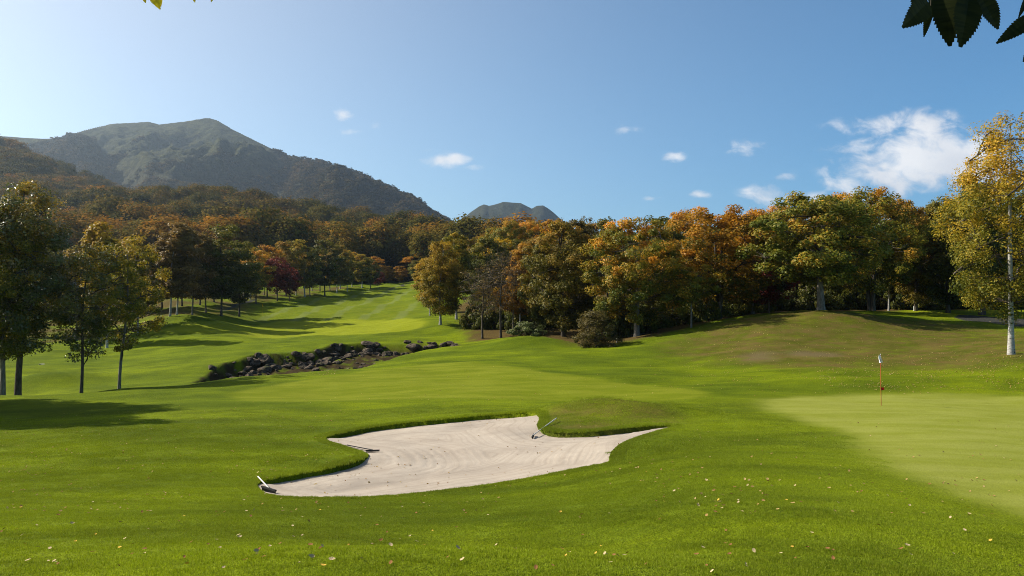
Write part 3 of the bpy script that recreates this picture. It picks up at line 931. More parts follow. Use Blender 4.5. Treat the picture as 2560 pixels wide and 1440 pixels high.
# --- the grove across the creek
G1 = 'trees in the grove across the creek'
tree('groveB', 268, 100, 553, 130, 'birch_yellow', 'yellow-green birch rising behind the small dark crest tree', 'birch_tree', bark=M_BIRCH)
tree('groveB', 345, 112, 590, 120, 'birch_yellow', 'yellow birch behind the slim yellow-green crest tree', 'birch_tree', bark=M_BIRCH)
tree('grove', 190, 112, 610, 150, 'olive', 'olive tree behind the tallest dark tree of the crest', group=G1)
tree('grove', 90, 125, 600, 160, 'dark_green', 'dark tree far behind the two trunks at the crest', group=G1)
tree('groveB', 425, 118, 552, 120, 'brown', 'brownish birch with pale trunks at the grove front', 'birch_tree', bark=M_BIRCH, rz=0)
tree('groveB', 442, 121, 560, 110, 'brown', 'second brownish birch leaning beside the grove front birch', 'birch_tree', bark=M_BIRCH, rz=.3)
tree('groveB', 480, 132, 580, 105, 'brown', 'russet thin-crowned birch between brown birch and dark green tree', 'birch_tree', bark=M_BARKG)
tree('groveB', 515, 140, 600, 100, 'olive', 'olive birch crowding against the dark green grove tree', 'birch_tree')
tree('grove', 553, 136, 556, 130, 'dark_green', 'dense dark green tree standing tallest in the grove middle')
tree('grove', 598, 146, 598, 95, 'dark_green', 'narrower dark green tree beside the densest grove tree')
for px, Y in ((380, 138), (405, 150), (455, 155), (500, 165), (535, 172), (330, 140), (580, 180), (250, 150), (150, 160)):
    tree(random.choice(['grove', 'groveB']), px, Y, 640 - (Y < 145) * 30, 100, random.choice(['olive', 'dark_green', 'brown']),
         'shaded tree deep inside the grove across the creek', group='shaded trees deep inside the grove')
tree('grove', 640, 178, 622, 75, 'maple_gold', 'yellow-green tree beside the red maple in the grove')
tree('redmaple', 693, 190, 640, 62, 'red', 'dark red maple with a bright red top in the grove', 'maple_tree', 'tree')
tree('redmaple', 724, 193, 668, 46, 'red', 'smaller shaded red maple beside the bright topped one', 'maple_tree', 'tree')
tree('grove', 668, 200, 610, 70, 'maple_orange', 'orange-crowned tree peeping above the red maple')
tree('grove', 715, 205, 600, 80, 'olive', 'olive tree rising right behind the red maple')
tree('groveB', 762, 212, 598, 85, 'birch_green', 'yellow-olive birch between red maple and dark pair', 'birch_tree', bark=M_BIRCH)
tree('grove', 812, 222, 596, 75, 'dark_green', 'dark tree with an olive top in the far birch row')
tree('groveB', 842, 230, 612, 65, 'olive', 'olive birch in the far row of thin pale trunks', 'birch_tree', bark=M_BIRCH)
tree('groveB', 868, 240, 626, 50, 'birch_green', 'yellowish birch ending the far birch row', 'birch_tree', bark=M_BIRCH)
tree('groveB', 905, 258, 634, 60, 'birch_green', 'stand-alone olive birch at the top of the fairway', 'birch_tree', bark=M_BIRCH)
tree('grove', 926, 268, 648, 40, 'dark_green', 'dark narrow tree beside the stand-alone fairway birch')
tree('redmaple', 945, 281, 676, 32, 'red', 'small round red maple at the far end of the fairway', 'maple_tree', 'tree')
tree('grove', 970, 300, 664, 45, 'orange', 'orange tree behind the small red fairway maple')
tree('grove', 1000, 310, 664, 50, 'orange', 'bright orange tree closing the end of the fairway')
tree('grove', 1042, 300, 650, 64, 'maple_green', 'round green tree beside the far cart path')
tree('grove', 1020, 330, 640, 60, 'maple_orange', 'orange-green tree above the far cart path')
tree('grove', 1075, 310, 640, 60, 'maple_gold', 'golden-green tree behind the round green fairway tree')
tree('grove', 940, 320, 640, 60, 'maple_orange', 'rusty tree behind the far end of the birch row')
for px, Y in ((610, 200), (625, 188), (660, 215), (690, 222), (740, 224), (780, 236), (800, 240), (825, 246), (775, 220), (850, 255), (880, 268), (560, 210), (500, 215), (440, 212), (380, 220), (300, 215)):
    tree(random.choice(['grove', 'groveB']), px, Y, 630 if Y > 200 else 615, 62, random.choice(['olive', 'dark_green', 'birch_green', 'maple_gold']),
         'slender tree in the far shaded rows of the grove', group='slender trees in the far rows of the grove', bark=random.choice([None, M_BIRCH]))

# --- lone birch and the mixed edge of the wood
tree('birchA', 1101, 100, 598, 126, 'birch_yellow', 'golden birch standing alone at the edge of the fairway', 'birch_tree', rz=1.0)
tree('birchB', 1141, 108, 575, 110, 'birch_green', 'taller yellow-olive birch directly behind the lone golden birch', 'birch_tree')
tree('birchB', 1075, 124, 640, 80, 'birch_yellow', 'small golden birch low behind the lone golden birch', 'birch_tree')
tree('bare', 1206, 89, 660, 105, 'brown', 'dark nearly bare tree with an ivy-thickened trunk base')
tree('bare', 1252, 87, 622, 115, 'brown', 'taller bare tree forking low beside the yellow maple')
tree('smallmaple', 1226, 97, 712, 56, 'yellow', 'small bright yellow maple with a pale trunk', 'maple_tree', 'tree', bark=M_BIRCH)
tree('birchB', 1300, 90, 600, 95, 'orange', 'bright orange tree drooping at the wood edge', rz=.5)
tree('smallmaple', 1283, 89, 705, 70, 'orange', 'low orange branchy tree in front of the bright orange one')
tree('mapleD', 1408, 83, 548, 165, 'olive', 'broad dark olive tree leafy down to the ground', rz=.4)
tree('mapleD', 1362, 86, 600, 95, 'dark_green', 'dark green tree squeezed behind the bright orange tree', rz=2.1)
tree('groveB', 1436, 92, 545, 110, 'bush_brown', 'pale brown fine-twigged crown topping the dark olive tree')
tree('mapleA', 1592, 77, 541, 205, 'maple_gold', 'gold and green maple with a leafy shoot at its trunk', 'maple_tree', 'tree', rz=1.0)
tree('bush', 1490, 71, 771, 92, 'bush_brown', 'rounded brown-green bush at the foot of the wood', 'bush', 'bush')
tree('lowshrub', 1318, 84, 806, 90, 'pale_shrub', 'pale-leaved low shrub on the edge of the wood', 'shrub', 'shrub')
tree('smallmaple', 1728, 76, 655, 112, 'maple_gold', 'small slender maple with yellow top and leaning trunk', 'maple_tree', 'tree', rz=0)
tree('mapleB', 1792, 82, 517, 250, 'maple_orange', 'largest orange maple with a forked trunk on the bank', 'maple_tree', 'tree', rz=.8)
tree('mapleA', 1880, 90, 520, 160, 'maple_orange', 'orange maple behind, between the forked maple and the mound maple', 'maple_tree', 'tree', rz=3.0)
tree('redmaple', 1922, 88, 640, 110, 'red', 'dark crimson maple in the shade beside the mound maple', 'maple_tree', 'tree')
tree('redmaple', 1850, 92, 700, 80, 'orange', 'low rusty maple in shade under the orange maples', 'maple_tree', 'tree')
tree('mapleC', 2053, 76, 482, 290, 'maple_green', 'green maple with a stout trunk on top of the mound', 'maple_tree', 'tree', rz=.5)
tree('mapleB', 2180, 88, 472, 210, 'maple_gold', 'tall maple with rusty top just behind the mound maple', 'maple_tree', 'tree', rz=2.4)
tree('mapleD', 2290, 92, 510, 130, 'olive', 'olive tree between the rusty-topped maple and the dark wood', rz=1.2)
tree('mapleD', 2370, 90, 492, 160, 'dark_green', 'dark green tree beside the large white birch', rz=2.0)
tree('mapleB', 2455, 86, 448, 160, 'dark_green', 'tall dark tree rising behind the large white birch', rz=5.0)
tree('birchbig', 2528, 50.5, 262, 310, 'birch_green', 'large white-trunked birch alone on the leafy bank', 'birch_tree', rz=0.2)
tree('mapleD', 2590, 88, 470, 170, 'dark_green', 'dark tree at the very edge behind the white birch', rz=0.7)
# tops that show behind the front row
for px, Y, top, w, lm, lb in ((1178, 165, 592, 70, 'olive', 'olive tree behind the two golden birches'), (1230, 160, 566, 90, 'maple_green', 'green tree rising behind the bare trees'),
                              (1275, 150, 548, 90, 'maple_green', 'rounded green tree on the skyline behind the bare trees'), (1330, 150, 550, 90, 'maple_gold', 'gold-green tree on the skyline behind the orange tree'),
                              (1388, 140, 545, 90, 'maple_orange', 'orange-tinted tree on the skyline behind the dark olive tree'), (1255, 122, 592, 80, 'yellow', 'yellow-topped tree behind the bare tree'),
                              (1215, 130, 600, 70, 'birch_green', 'yellow-olive tree behind the dark bare tree'), (1520, 140, 542, 90, 'dark_green', 'dark tree behind the gold and green maple'),
                              (1640, 125, 535, 110, 'dark_green', 'dark tree top between the gold maple and the orange maple'), (1700, 120, 522, 110, 'maple_orange', 'orange tree top behind the small slender maple'),
                              (1960, 110, 508, 130, 'maple_gold', 'gold-green tree behind the crimson maple'), (2110, 105, 478, 130, 'maple_orange', 'rusty tree top behind the mound maple'),
                              (2260, 115, 492, 120, 'maple_gold', 'gold-green tree top behind the rusty-topped maple'), (2330, 120, 512, 110, 'dark_green', 'dark tree top left of the white birch')):
    tree(random.choice(['mapleD', 'grove', 'mapleA']), px, Y, top, w, lm, lb)
tree('thin', 1468, 150, 532, 60, 'bush_brown', 'sparse twiggy tree standing above the skyline of the wood')
tree('birchB', 2222, 96, 560, 90, 'dark_green', 'thin white birch trunk glimpsed inside the dark wood', 'birch_tree')
# the inside of the wood
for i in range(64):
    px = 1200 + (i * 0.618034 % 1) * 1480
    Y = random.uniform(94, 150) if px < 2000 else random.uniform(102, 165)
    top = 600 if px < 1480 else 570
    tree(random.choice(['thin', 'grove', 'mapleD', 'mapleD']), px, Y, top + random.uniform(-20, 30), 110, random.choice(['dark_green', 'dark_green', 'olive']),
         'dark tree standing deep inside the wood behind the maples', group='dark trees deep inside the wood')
# low dark shrubs under the trees
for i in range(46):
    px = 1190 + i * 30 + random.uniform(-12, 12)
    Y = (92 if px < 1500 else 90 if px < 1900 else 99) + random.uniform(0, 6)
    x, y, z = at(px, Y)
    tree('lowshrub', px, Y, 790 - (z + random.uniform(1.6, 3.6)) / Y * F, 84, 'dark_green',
         'added dark low shrub filling the deep shade along the floor of the wood', 'shrub', 'shrub', group='dark shrubs along the floor of the wood')

for i in range(20):  # extra shrubs added to darken a lit strip that lies in deep shade
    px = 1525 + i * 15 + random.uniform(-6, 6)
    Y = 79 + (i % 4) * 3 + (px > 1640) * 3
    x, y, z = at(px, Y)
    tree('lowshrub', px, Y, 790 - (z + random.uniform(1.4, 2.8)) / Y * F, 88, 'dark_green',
         'added dark low shrub filling the deep shade along the floor of the wood', 'shrub', 'shrub', group='dark shrubs along the floor of the wood')

# ------------------------------------------------------------------ hills and mountains
def prof(pts, x):
    p = np.array(pts, float)
    return np.interp(x, p[:, 0], p[:, 1])


def hill_mesh(name, x0, x1, nx, y0, y1, ny, hf, mat, label):
    us = np.linspace(x0, x1, nx); ys = np.linspace(y0, y1, ny)
    U, Y = np.meshgrid(us, ys)
    X = (U - 1280) / F * Y
    Z = hf(X, Y)
    o = link(name, new_mesh(name, np.stack([X, Y, Z], -1).reshape(-1, 3), grid_faces(ny, nx), mat))
    tag(o, label, 'hill' if 'hill' in name else 'mountain', kind='structure')
    return o


RIDGE_A = [(-1200,470),(-200,520),(100,520),(180,505),(250,484),(350,472),(500,466),(620,484),(720,508),(800,518),(900,532),(1000,543),(1080,555),(1160,580),(1230,625),(1320,668),(1500,720),(2000,745),(3500,745)]
LEFT_H = [(-1500,200),(-400,262),(-100,322),(0,347),(60,366),(150,408),(250,448),(330,478),(420,515),(600,580),(900,640),(1400,700),(3500,730)]


def hill_z(X, Y):
    U = 1280 + F * X / Y
    tree_h = 16.0
    ra = slopes(1280, prof(RIDGE_A, U))[1] * 800 - tree_h
    lh = slopes(1280, prof(LEFT_H, U))[1] * 1120 - tree_h
    foot = slopes(1280, 712.)[1] * 320
    t = np.clip((Y - 320) / 480, 0, 1)
    za = foot + (ra - foot) * (t ** 1.12)
    za = za - np.clip(Y - 800, 0, 1e9) * .16
    t2 = np.clip((Y - 800) / 320, 0, 1)
    zl = foot + (lh - foot) * (np.clip((Y - 430) / 690, 0, 1) ** 1.1) - np.clip(Y - 1120, 0, 1e9) * .3
    k = 12.0
    z = np.logaddexp(za / k, zl / k) * k
    fade = np.clip((Y - 320) / 120, 0, 1) * np.clip(np.abs(Y - 800) / 110 + .1, 0, 1)
    z = z + fade * (11 * fbm(X / 150, Y / 120, 3, 41) + 5 * ridged(X / 60, Y / 70, 2, 47) - 3)
    z = np.where(U > 1200, np.minimum(z, foot + 40), z)
    return z


MT = [(-1400,430),(-700,380),(-300,345),(0,333),(60,337),(140,342),(185,330),(230,318),(275,309),(320,307),(365,304),(392,311),(460,303),(500,296),(517,294),(540,301),(575,322),(620,344),(690,378),(722,393),(800,400),(880,424),(960,459),(1020,490),(1080,525),(1110,543),(1200,600),(1400,680),(2000,700)]
DR = [(-1400,3000),(0,2500),(140,2500),(260,3000),(520,2900),(700,2700),(760,2300),(900,2150),(1110,2000),(2000,1900)]
Y0M = 1150.0
TH = [(-1400,8),(100,8),(200,0),(700,0),(740,4),(800,5),(2000,6)]


def mount_z(X, Y):
    U = 1280 + F * X / Y
    D = prof(DR, U)
    U2 = U + 10 * perlin(U / 60, 0 * U, 5)
    rz = (slopes(1280, prof(MT, U))[1] - slopes(1280, 720.)[1] * 0) * D - prof(TH, U)
    foot = 35.0
    t = (Y - Y0M) / (D - Y0M)
    tc = np.clip(t, 0, 1)
    z = foot + (rz - foot) * (.72 * tc + .28 * tc ** 2.2)
    back = np.clip(Y - D, 0, 1e9)
    z = z - back * .35
    env = np.clip(tc, 0, 1) * np.clip((1 - tc) * 3.2, 0, 1)
    spur = ridged(X / 520 + .25 * Y / 520, Y / 1500 - X / 2600, 3, 83)
    z = z + env * (105 * (spur - .55) + 36 * fbm(X / 140, Y / 200, 4, 93) + 22 * (ridged(X / 70, Y / 150, 3, 99) - .5) + 7 * fbm(X / 28, Y / 40, 3, 97))
    # the gully that divides the wooded shoulder from the grassy summit
    gx = np.interp(Y, [1150, 1900, 2500, 3000], [430, 330, 250, 170])
    z = z - env * 75 * np.exp(-((U - gx) / 48) ** 2)
    return z


FM = [(700,760),(1000,640),(1100,585),(1148,553),(1175,531),(1198,515),(1210,510),(1222,514),(1240,510),(1258,504),(1285,506),(1302,507),(1318,515),(1330,521),(1342,514),(1358,513),(1372,521),(1386,532),(1400,545),(1440,575),(1500,610),(1700,680),(2200,720)]


def farm_z(X, Y):
    U = 1280 + F * X / Y
    rz = slopes(1280, prof(FM, U))[1] * 3500
    t = np.clip((Y - 2500) / 1000, 0, 1)
    z = 40 + (rz - 40) * (t ** 1.25) - np.clip(Y - 3500, 0, 1e9) * .5
    env = t * np.clip((1 - t) * 4, 0, 1)
    return z + env * (35 * (ridged(X / 130, Y / 600, 3, 15) - .6) + 12 * fbm(X / 50, Y / 60, 3, 19))


M_HILL = mat_mountain('hill_floor', ((.030, .030, .012), (.060, .050, .020)), ((.030, .030, .012), (.060, .050, .020)), 0, 100)
M_MOUNT = mat_mountain('mountain_slope', ((.018, .023, .008), (.070, .072, .026)), ((.022, .021, .009), (.055, .042, .022)), 200, 480)
M_FARM = mat_mountain('far_mountain_slope', ((.026, .032, .012), (.050, .050, .022)), ((.03, .03, .014), (.06, .045, .028)), 150, 420)
hill_mesh('wooded_hill', -1500, 2600, 420, 318, 1500, 260, hill_z, M_HILL, 'wooded autumn foothill behind the fairway')
hill_mesh('mountain', -1300, 1800, 560, 1150, 3650, 330, mount_z, M_MOUNT, 'large grassy mountain with a pointed summit')
hill_mesh('far_mountain', 800, 2000, 300, 2500, 3900, 140, farm_z, M_FARM, 'small craggy dark mountain beyond the wood')


def crown_proto(seed, n, size, dome=True, H=1.0):
    r = np.random.default_rng(seed)
    nc = max(6, n // 22)
    a = r.random(nc) * 6.28; t = r.random(nc); rr = np.sqrt(1 - (t * .9) ** 2) * r.random(nc) ** .4 * .52
    C = np.stack([np.cos(a) * rr, np.sin(a) * rr, .28 + .62 * t], 1)
    N = np.stack([np.cos(a) * rr * 2, np.sin(a) * rr * 2, t], 1)
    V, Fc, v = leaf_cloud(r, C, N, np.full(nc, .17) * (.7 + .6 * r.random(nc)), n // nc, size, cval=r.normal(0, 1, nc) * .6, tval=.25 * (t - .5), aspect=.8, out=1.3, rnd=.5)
    return V, Fc, v


def hill_forest():
    protos = []
    for k in range(6):
        V, Fc, v = crown_proto(500 + k, 1500, .062)
        protos.append(new_mesh('far_tree', V, Fc, M_HILLLEAF, False, {'v': ('POINT', v)}))
    n = 8500
    Y = np.sqrt(RNG.uniform(300 ** 2, 1200 ** 2, n)); U = RNG.uniform(-260, 1330, n)
    X = (U - 1280) / F * Y
    fairw = (Y < 345) & (U > 880) & (U < 1060)
    ok = ~fairw & ~((U > 1190) & (Y > 600))
    X, Y, U = X[ok], Y[ok], U[ok]
    Z = hill_z(X, Y)
    Zt = terrain(X, np.minimum(Y, 430))
    Z = np.where(Y < 430, np.maximum(Z, Zt), Z)
    hh = np.clip(RNG.normal(12.3, 4.2, len(X)), 5, 24)
    w = hh * RNG.uniform(.85, 1.35, len(X))
    band = fbm(X / 70, Y / 70, 3, 5)
    tint = .47 + .30 * band + RNG.normal(0, .22, len(X)) + .04 * np.clip((520 - Y) / 200, -.5, 1)
    conif = (np.abs(Y - 790) < 60) & (U > 560)
    tint = np.where(conif & (RNG.random(len(X)) < .75), .12, tint)
    rot = np.stack([0 * X, 0 * X, RNG.random(len(X)) * 6.28], 1)
    scatter('autumn_forest', np.stack([X, Y, Z - .12 * hh], 1), rot, np.stack([w, w, hh * 1.1], 1), RNG.integers(0, 6, len(X)), np.clip(tint, 0, 1),
            protos, 'autumn forest of rusty and olive crowns covering the foothill', 'forest')
    # mountain woods
    protos = []
    for k in range(4):
        V, Fc, v = crown_proto(600 + k, 260, .15)
        protos.append(new_mesh('mountain_tree', V, Fc, M_MTLEAF, False, {'v': ('POINT', v)}))
    n = 42000
    Y = np.sqrt(RNG.uniform(1200 ** 2, 2700 ** 2, n)); U = RNG.uniform(-100, 1180, n)
    X = (U - 1280) / F * Y
    D = prof(DR, U); t = (Y - Y0M) / (D - Y0M)
    lim = np.interp(U, [-100, 170, 250, 330, 560, 660, 715, 750], [1.0, 1.0, .62, .50, .50, .62, .86, 1.15])
    lim = lim + .30 * fbm(X / 150, Y / 150, 4, 66) * np.clip((760 - U) / 60, 0, 1)
    ok = (t < lim) & (t < 1.005)
    X, Y, U = X[ok], Y[ok], U[ok]
    Z = mount_z(X, Y)
    hh = np.clip(RNG.normal(9.5, 2.2, len(X)), 5, 15); w = hh * RNG.uniform(1.0, 1.6, len(X))
    tint = .42 + .3 * fbm(X / 120, Y / 120, 3, 9) + RNG.normal(0, .16, len(X))
    rot = np.stack([0 * X, 0 * X, RNG.random(len(X)) * 6.28], 1)
    scatter('mountain_forest', np.stack([X, Y, Z - .2 * hh], 1), rot, np.stack([w, w, hh], 1), RNG.integers(0, 4, len(X)), np.clip(tint, 0, 1),
            protos, 'greyish bare-topped woods on the lower mountain slopes', 'forest')


hill_forest()

# ------------------------------------------------------------------ creek: rocks and water
def rock_mesh(seed, n=3, cuts=9):
    r = np.random.default_rng(seed)
    import bmesh
    bm = bmesh.new(); bmesh.ops.create_icosphere(bm, subdivisions=n, radius=1.0)
    V = np.array([v.co[:] for v in bm.verts])
    for _ in range(cuts):
        d = r.normal(0, 1, 3); d /= np.linalg.norm(d)
        h = r.uniform(.5, .85); e = V @ d - h
        V = V - np.clip(e, 0, None)[:, None] * d
    V += .05 * r.normal(0, 1, V.shape) * .5
    V[:, 2] *= .72
    for v, c in zip(bm.verts, V): v.co = c
    me = bpy.data.meshes.new('boulder'); bm.to_mesh(me); bm.free()
    me.materials.append(M_ROCK)
    return me


ROCKS = [rock_mesh(700 + k) for k in range(8)]
M_ROCKTAN = mat_simple('tan_boulder', (.15, .118, .095), (.085, .066, .055), 3, .8, .2, .6)
M_PALE = mat_simple('pale_stone', (.45, .42, .38), (.3, .27, .24), 6, .85, .2, .4)


def rock(px, py, Y, wpx, label, group=None, mat=None, flat=1.0, name='boulder'):
    p = ray_pt(px, py, Y)
    z = gz(p[0], p[1])
    s = wpx / 2 / F * Y * .95
    o = link(name, random.choice(ROCKS), loc=(p[0], p[1], z + s * .06 * flat), rot=(random.uniform(-.3, .3), random.uniform(-.3, .3), random.uniform(0, 6.28)),
             scl=(s, s * random.uniform(.75, 1.05), s * random.uniform(.6, .9) * flat))
    tag(o, label, 'boulder', group)
    if mat:
        o.material_slots[0].link = 'OBJECT'; o.material_slots[0].material = mat
    return o


GR = 'dark boulders along the creek bed'
rock(1052, 866, 80, 58, 'big tan cracked boulder near the upper end of the creek', mat=M_ROCKTAN)
rock(1022, 882, 76.5, 40, 'dark wedge-shaped boulder just below the tan boulder')
rock(858, 862, 80, 24, 'upright dark boulder at the near corner of the upper creek')
rock(832, 862, 81, 34, 'low brown boulder beside the upright one')
rock(1020, 849, 88, 24, 'upright dark boulder on the far rim behind the tan boulder')
rock(1128, 858, 83.5, 26, 'last dark boulder at the upper tip of the creek')
rock(1092, 856, 84.5, 24, 'dark boulder between the tan boulder and the creek tip')
rock(900, 905, 68, 46, 'large black boulder beside the small waterfall')
rock(860, 890, 71.5, 32, 'grey rounded boulder in the middle of the creek')
rock(925, 896, 71, 26, 'brownish round boulder beside the splashing water')
rock(985, 876, 77, 44, 'long dark mossy slab upstream in the creek')
rock(690, 934, 62.6, 46, 'flat dark slab at the lower edge of the leaf bed', flat=.5)
rock(800, 923, 64.6, 40, 'flat dark slab beside the leaf-covered bed', flat=.45)
rock(590, 932, 62.5, 22, 'white pale rock in the lower creek bed', mat=M_PALE, flat=.6)
rock(104, 914, 78, 20, 'flat pale stone lying in the grass under the trees', mat=M_PALE, flat=.3, name='stone')
far_edge = [(500,945,61,34),(520,934,63,36),(545,922,65,34),(530,904,69,30),(570,902,70.5,26),(590,912,69.5,48),(625,905,71,52),(660,897,73.5,44),(690,893,74.5,40),(715,890,75.5,38),
            (640,918,67.5,40),(690,912,69,44),(735,906,70.5,34),(770,893,75,36),(762,882,77.5,22),(800,890,76,30),(825,896,73,34),(842,882,77,30),(880,858,84.5,30),(905,860,84.5,34),(940,858,85.5,30),
            (965,862,84,30),(990,856,86.5,28),(870,868,81.5,34),(1050,852,88,20),(1075,852,87.5,22),(1110,862,81.5,24),(1002,890,74,24),(960,897,72.5,22),(940,905,69.5,30),(880,915,66.5,36),(850,908,68,30),
            (820,906,69.5,26),(790,905,70,26),(560,938,62,26),(620,934,62.5,24),(655,930,63.6,24),(540,948,60.2,36),(610,945,61,28),(720,928,63.8,20),(750,921,65.3,18),(835,921,65,20),(975,888,74,26),(1040,876,77.5,24),
            (910,878,76.5,26),(940,872,79.5,24),(890,884,74.5,22),(1085,868,79.5,22),(585,921,66.5,38),(555,912,68.5,30)]
for px, py, Y, w in far_edge:
    rock(px, py, Y, w * random.uniform(.9, 1.2), 'dark basalt boulder among the others lining the creek bed', GR)


q = 0
cx0, cy0 = CREEK.min(0); cx1, cy1 = CREEK.max(0)
far_side = [p for p in CREEK]
while q < 235:
    x = random.uniform(cx0, cx1); y = random.uniform(cy0, cy1)
    d0 = float(sdist(CREEK, np.array([x]), np.array([y]))[0])
    gyy = float(sdist(CREEK, np.array([x]), np.array([y + .3]))[0]) - d0
    if not (-2.6 < d0 < (.4 if gyy > .1 else .05)) or (gyy < .05 and random.random() < .5):
        continue
    if sdist(BED, np.array([x]), np.array([y]))[0] < .2: continue
    s = random.choice((.18, .25, .33, .44, .60)) * random.uniform(.8, 1.2) * (1.2 if gyy > .1 and d0 > -1.4 else .8)
    o = link('boulder', random.choice(ROCKS), loc=(x, y, gz(x, y) + s * (.22 if d0 < -.5 else -.05)), rot=(random.uniform(-.4, .4), random.uniform(-.4, .4), random.uniform(0, 6.28)), scl=(s, s * random.uniform(.7, 1.1), s * random.uniform(.55, .95)))
    tag(o, 'dark basalt boulder among the others lining the creek bed', 'boulder', GR)
    q += 1


for i in range(300):
    x = random.uniform(cx0, cx1); y = random.uniform(cy0, cy1)
    d0 = float(sdist(CREEK, np.array([x]), np.array([y]))[0])
    if d0 > -.1 or sdist(BED, np.array([x]), np.array([y]))[0] < -.3: continue
    s = random.choice((.12, .16, .22, .3, .4))
    o = link('boulder', random.choice(ROCKS), loc=(x, y, gz(x, y) + s * .15), rot=(random.uniform(-.4, .4), random.uniform(-.4, .4), random.uniform(0, 6.28)), scl=(s, s * random.uniform(.7, 1.1), s * random.uniform(.55, .95)))
    tag(o, 'small grey stone strewn between the boulders of the creek bed', 'stone', 'small stones strewn in the creek bed')
    if sum(1 for q_ in bpy.data.objects if q_.get('group') == 'small stones strewn in the creek bed') >= 70: break


def water_patch(name, pts, label, dz):
    P = poly(pts, smooth=2)
    c = P.mean(0)
    zs = float(np.mean(terrain(P[:, 0], P[:, 1]))) + dz
    V = [(c[0], c[1], zs)] + [(p[0], p[1], zs) for p in P]
    n = len(P)
    o = link(name, new_mesh(name, V, [(0, i + 1, (i + 1) % n + 1) for i in range(n)], M_WATER))
    tag(o, label, 'water', kind='structure')


def mat_water():
    m = bpy.data.materials.new('creek_water'); t = NT(m)
    P = t.pos()
    n = t.noise(t.n('ShaderNodeMapping', None, Vector=P, Scale=(1, 2.5, 1)).outputs[0], 3.0, 4, .6)
    foam = t.rng(t.noise(P, 2.2, 4, .7), .50, .62)
    c = t.mix(foam, (.03, .035, .035), (.75, .78, .80))
    bs = t.n('ShaderNodeBsdfPrincipled', None, Base_Color=c, Roughness=t.math('MULTIPLY_ADD', foam, .5, .06), Normal=t.bump(n, .5, .06))
    t.out(bs)
    return m


M_WATER = mat_water()
water_patch('water', [(870,914,66.5),(905,903,69),(930,896,71),(960,884,75),(985,880,76.5),(975,893,73),(940,905,69),(905,913,67)], 'shallow creek water splashing between the boulders', .10)
water_patch('water', [(560,940,61.4),(620,936,62.3),(640,940,61.5),(600,948,60.4)], 'small pool at the lower end of the creek', .06)
water_patch('water', [(1060,872,79.5),(1085,866,81),(1100,863,82.5),(1086,870,80)], 'thin trickle of water below the creek tip', .12)

# ------------------------------------------------------------------ things on the course
M_RED = mat_simple('red_paint', (.50, .075, .030), (.42, .05, .02), 8, .45, .4)
M_FLAG = mat_simple('white_cloth', (.80, .79, .80), (.74, .73, .76), 12, .8, .2)
M_REDCLOTH = mat_simple('red_cloth', (.42, .015, .012), (.33, .01, .01), 12, .8, .2)
M_YELLOW = mat_simple('yellow_cloth', (.75, .42, .03), (.65, .35, .02), 12, .8, .2)
M_WHITEP = mat_simple('white_paint', (.78, .77, .74), (.68, .66, .62), 15, .5, .3)
M_BLACKP = mat_simple('black_plastic', (.014, .014, .014), (.022, .022, .022), 30, .8, .15)
M_ALU = mat_simple('pale_handle', (.62, .60, .56), (.50, .48, .44), 30, .45, .4)


def cloth(pts_rows, th=.006):
    """a thin two-sided cloth from a grid of points"""
    P = np.array(pts_rows, float); nr, nc = P.shape[:2]
    e1 = np.gradient(P, axis=0); e2 = np.gradient(P, axis=1)
    n = np.cross(e1, e2); n /= np.linalg.norm(n, axis=2)[:, :, None] + 1e-9
    A = (P + n * th / 2).reshape(-1, 3); B = (P - n * th / 2).reshape(-1, 3)
    Fc = [tuple(f) for f in grid_faces(nr, nc)]; k = nr * nc
    Fb = [tuple(int(x) + k for x in f[::-1]) for f in Fc]
    rim = [i for i in range(nc)] + [r * nc + nc - 1 for r in range(1, nr)] + [(nr - 1) * nc + c for c in range(nc - 2, -1, -1)] + [r * nc for r in range(nr - 2, 0, -1)]
    Fr = [(a, b, b + k, a + k) for a, b in zip(rim, rim[1:] + rim[:1])]
    return np.concatenate([A, B]), [tuple(int(x) for x in f) for f in Fc + Fb + Fr]


def flagstick(px, Y, h, polem, flagm, label, marker=True, fw=.30, fh=.34):
    x, y, z = at(px, Y)
    root = bpy.data.objects.new('flagstick', None); COL.objects.link(root); root.location = (x, y, z)
    tag(root, label, 'flagstick')
    V, Fc = tubes([(np.array([[0, 0, -.1], [0, 0, h * .5], [0, 0, h]]), np.array([.013, .012, .010]))], [10])
    link('pole', new_mesh('pole', V, Fc, polem), root)
    # limp flag: hangs from the top in folds on both sides of the pole
    rows = []
    for i in range(9):
        t = i / 8
        row = []
        for j in range(11):
            s = j / 10
            dx = -.005 - .11 * math.sin(s * math.pi) * (1 - .15 * t) * math.sin(min(1, t + .35) * math.pi * .62) + s * .10 * t ** 1.5
            dy = .05 * math.sin(s * 9) * (.3 + t) - .05 * s
            row.append((dx, dy, h - .01 - fh * (t * (1 - .18 * s) + .12 * s)))
        rows.append(row)
    V, Fc = cloth(rows)
    link('flag', new_mesh('flag', V, Fc, flagm), root)
    if marker:
        rows = [[(.004 + .12 * s, .03 * math.sin(s * 5), h * .355 - .13 * t * (1 - .15 * s)) for s in np.linspace(0, 1, 7)] for t in np.linspace(0, 1, 5)]
        V, Fc = cloth(rows, .008)
        link('marker_flag', new_mesh('marker_flag', V, Fc, M_REDCLOTH), root)
    # cap on the pole
    V, Fc = tubes([(np.array([[0, 0, h - .005], [0, 0, h + .02], [0, 0, h + .03]]), np.array([.014, .014, .004]))], [10])
    link('cap', new_mesh('cap', V, Fc, flagm), root)


flagstick(2203, 36.2, 2.15, M_RED, M_FLAG, 'red flagstick with a limp white flag on the green')
flagstick(657, 150, 2.1, M_YELLOW, M_YELLOW, 'small yellow flag on the distant green across the creek', marker=False, fw=.5, fh=.45)


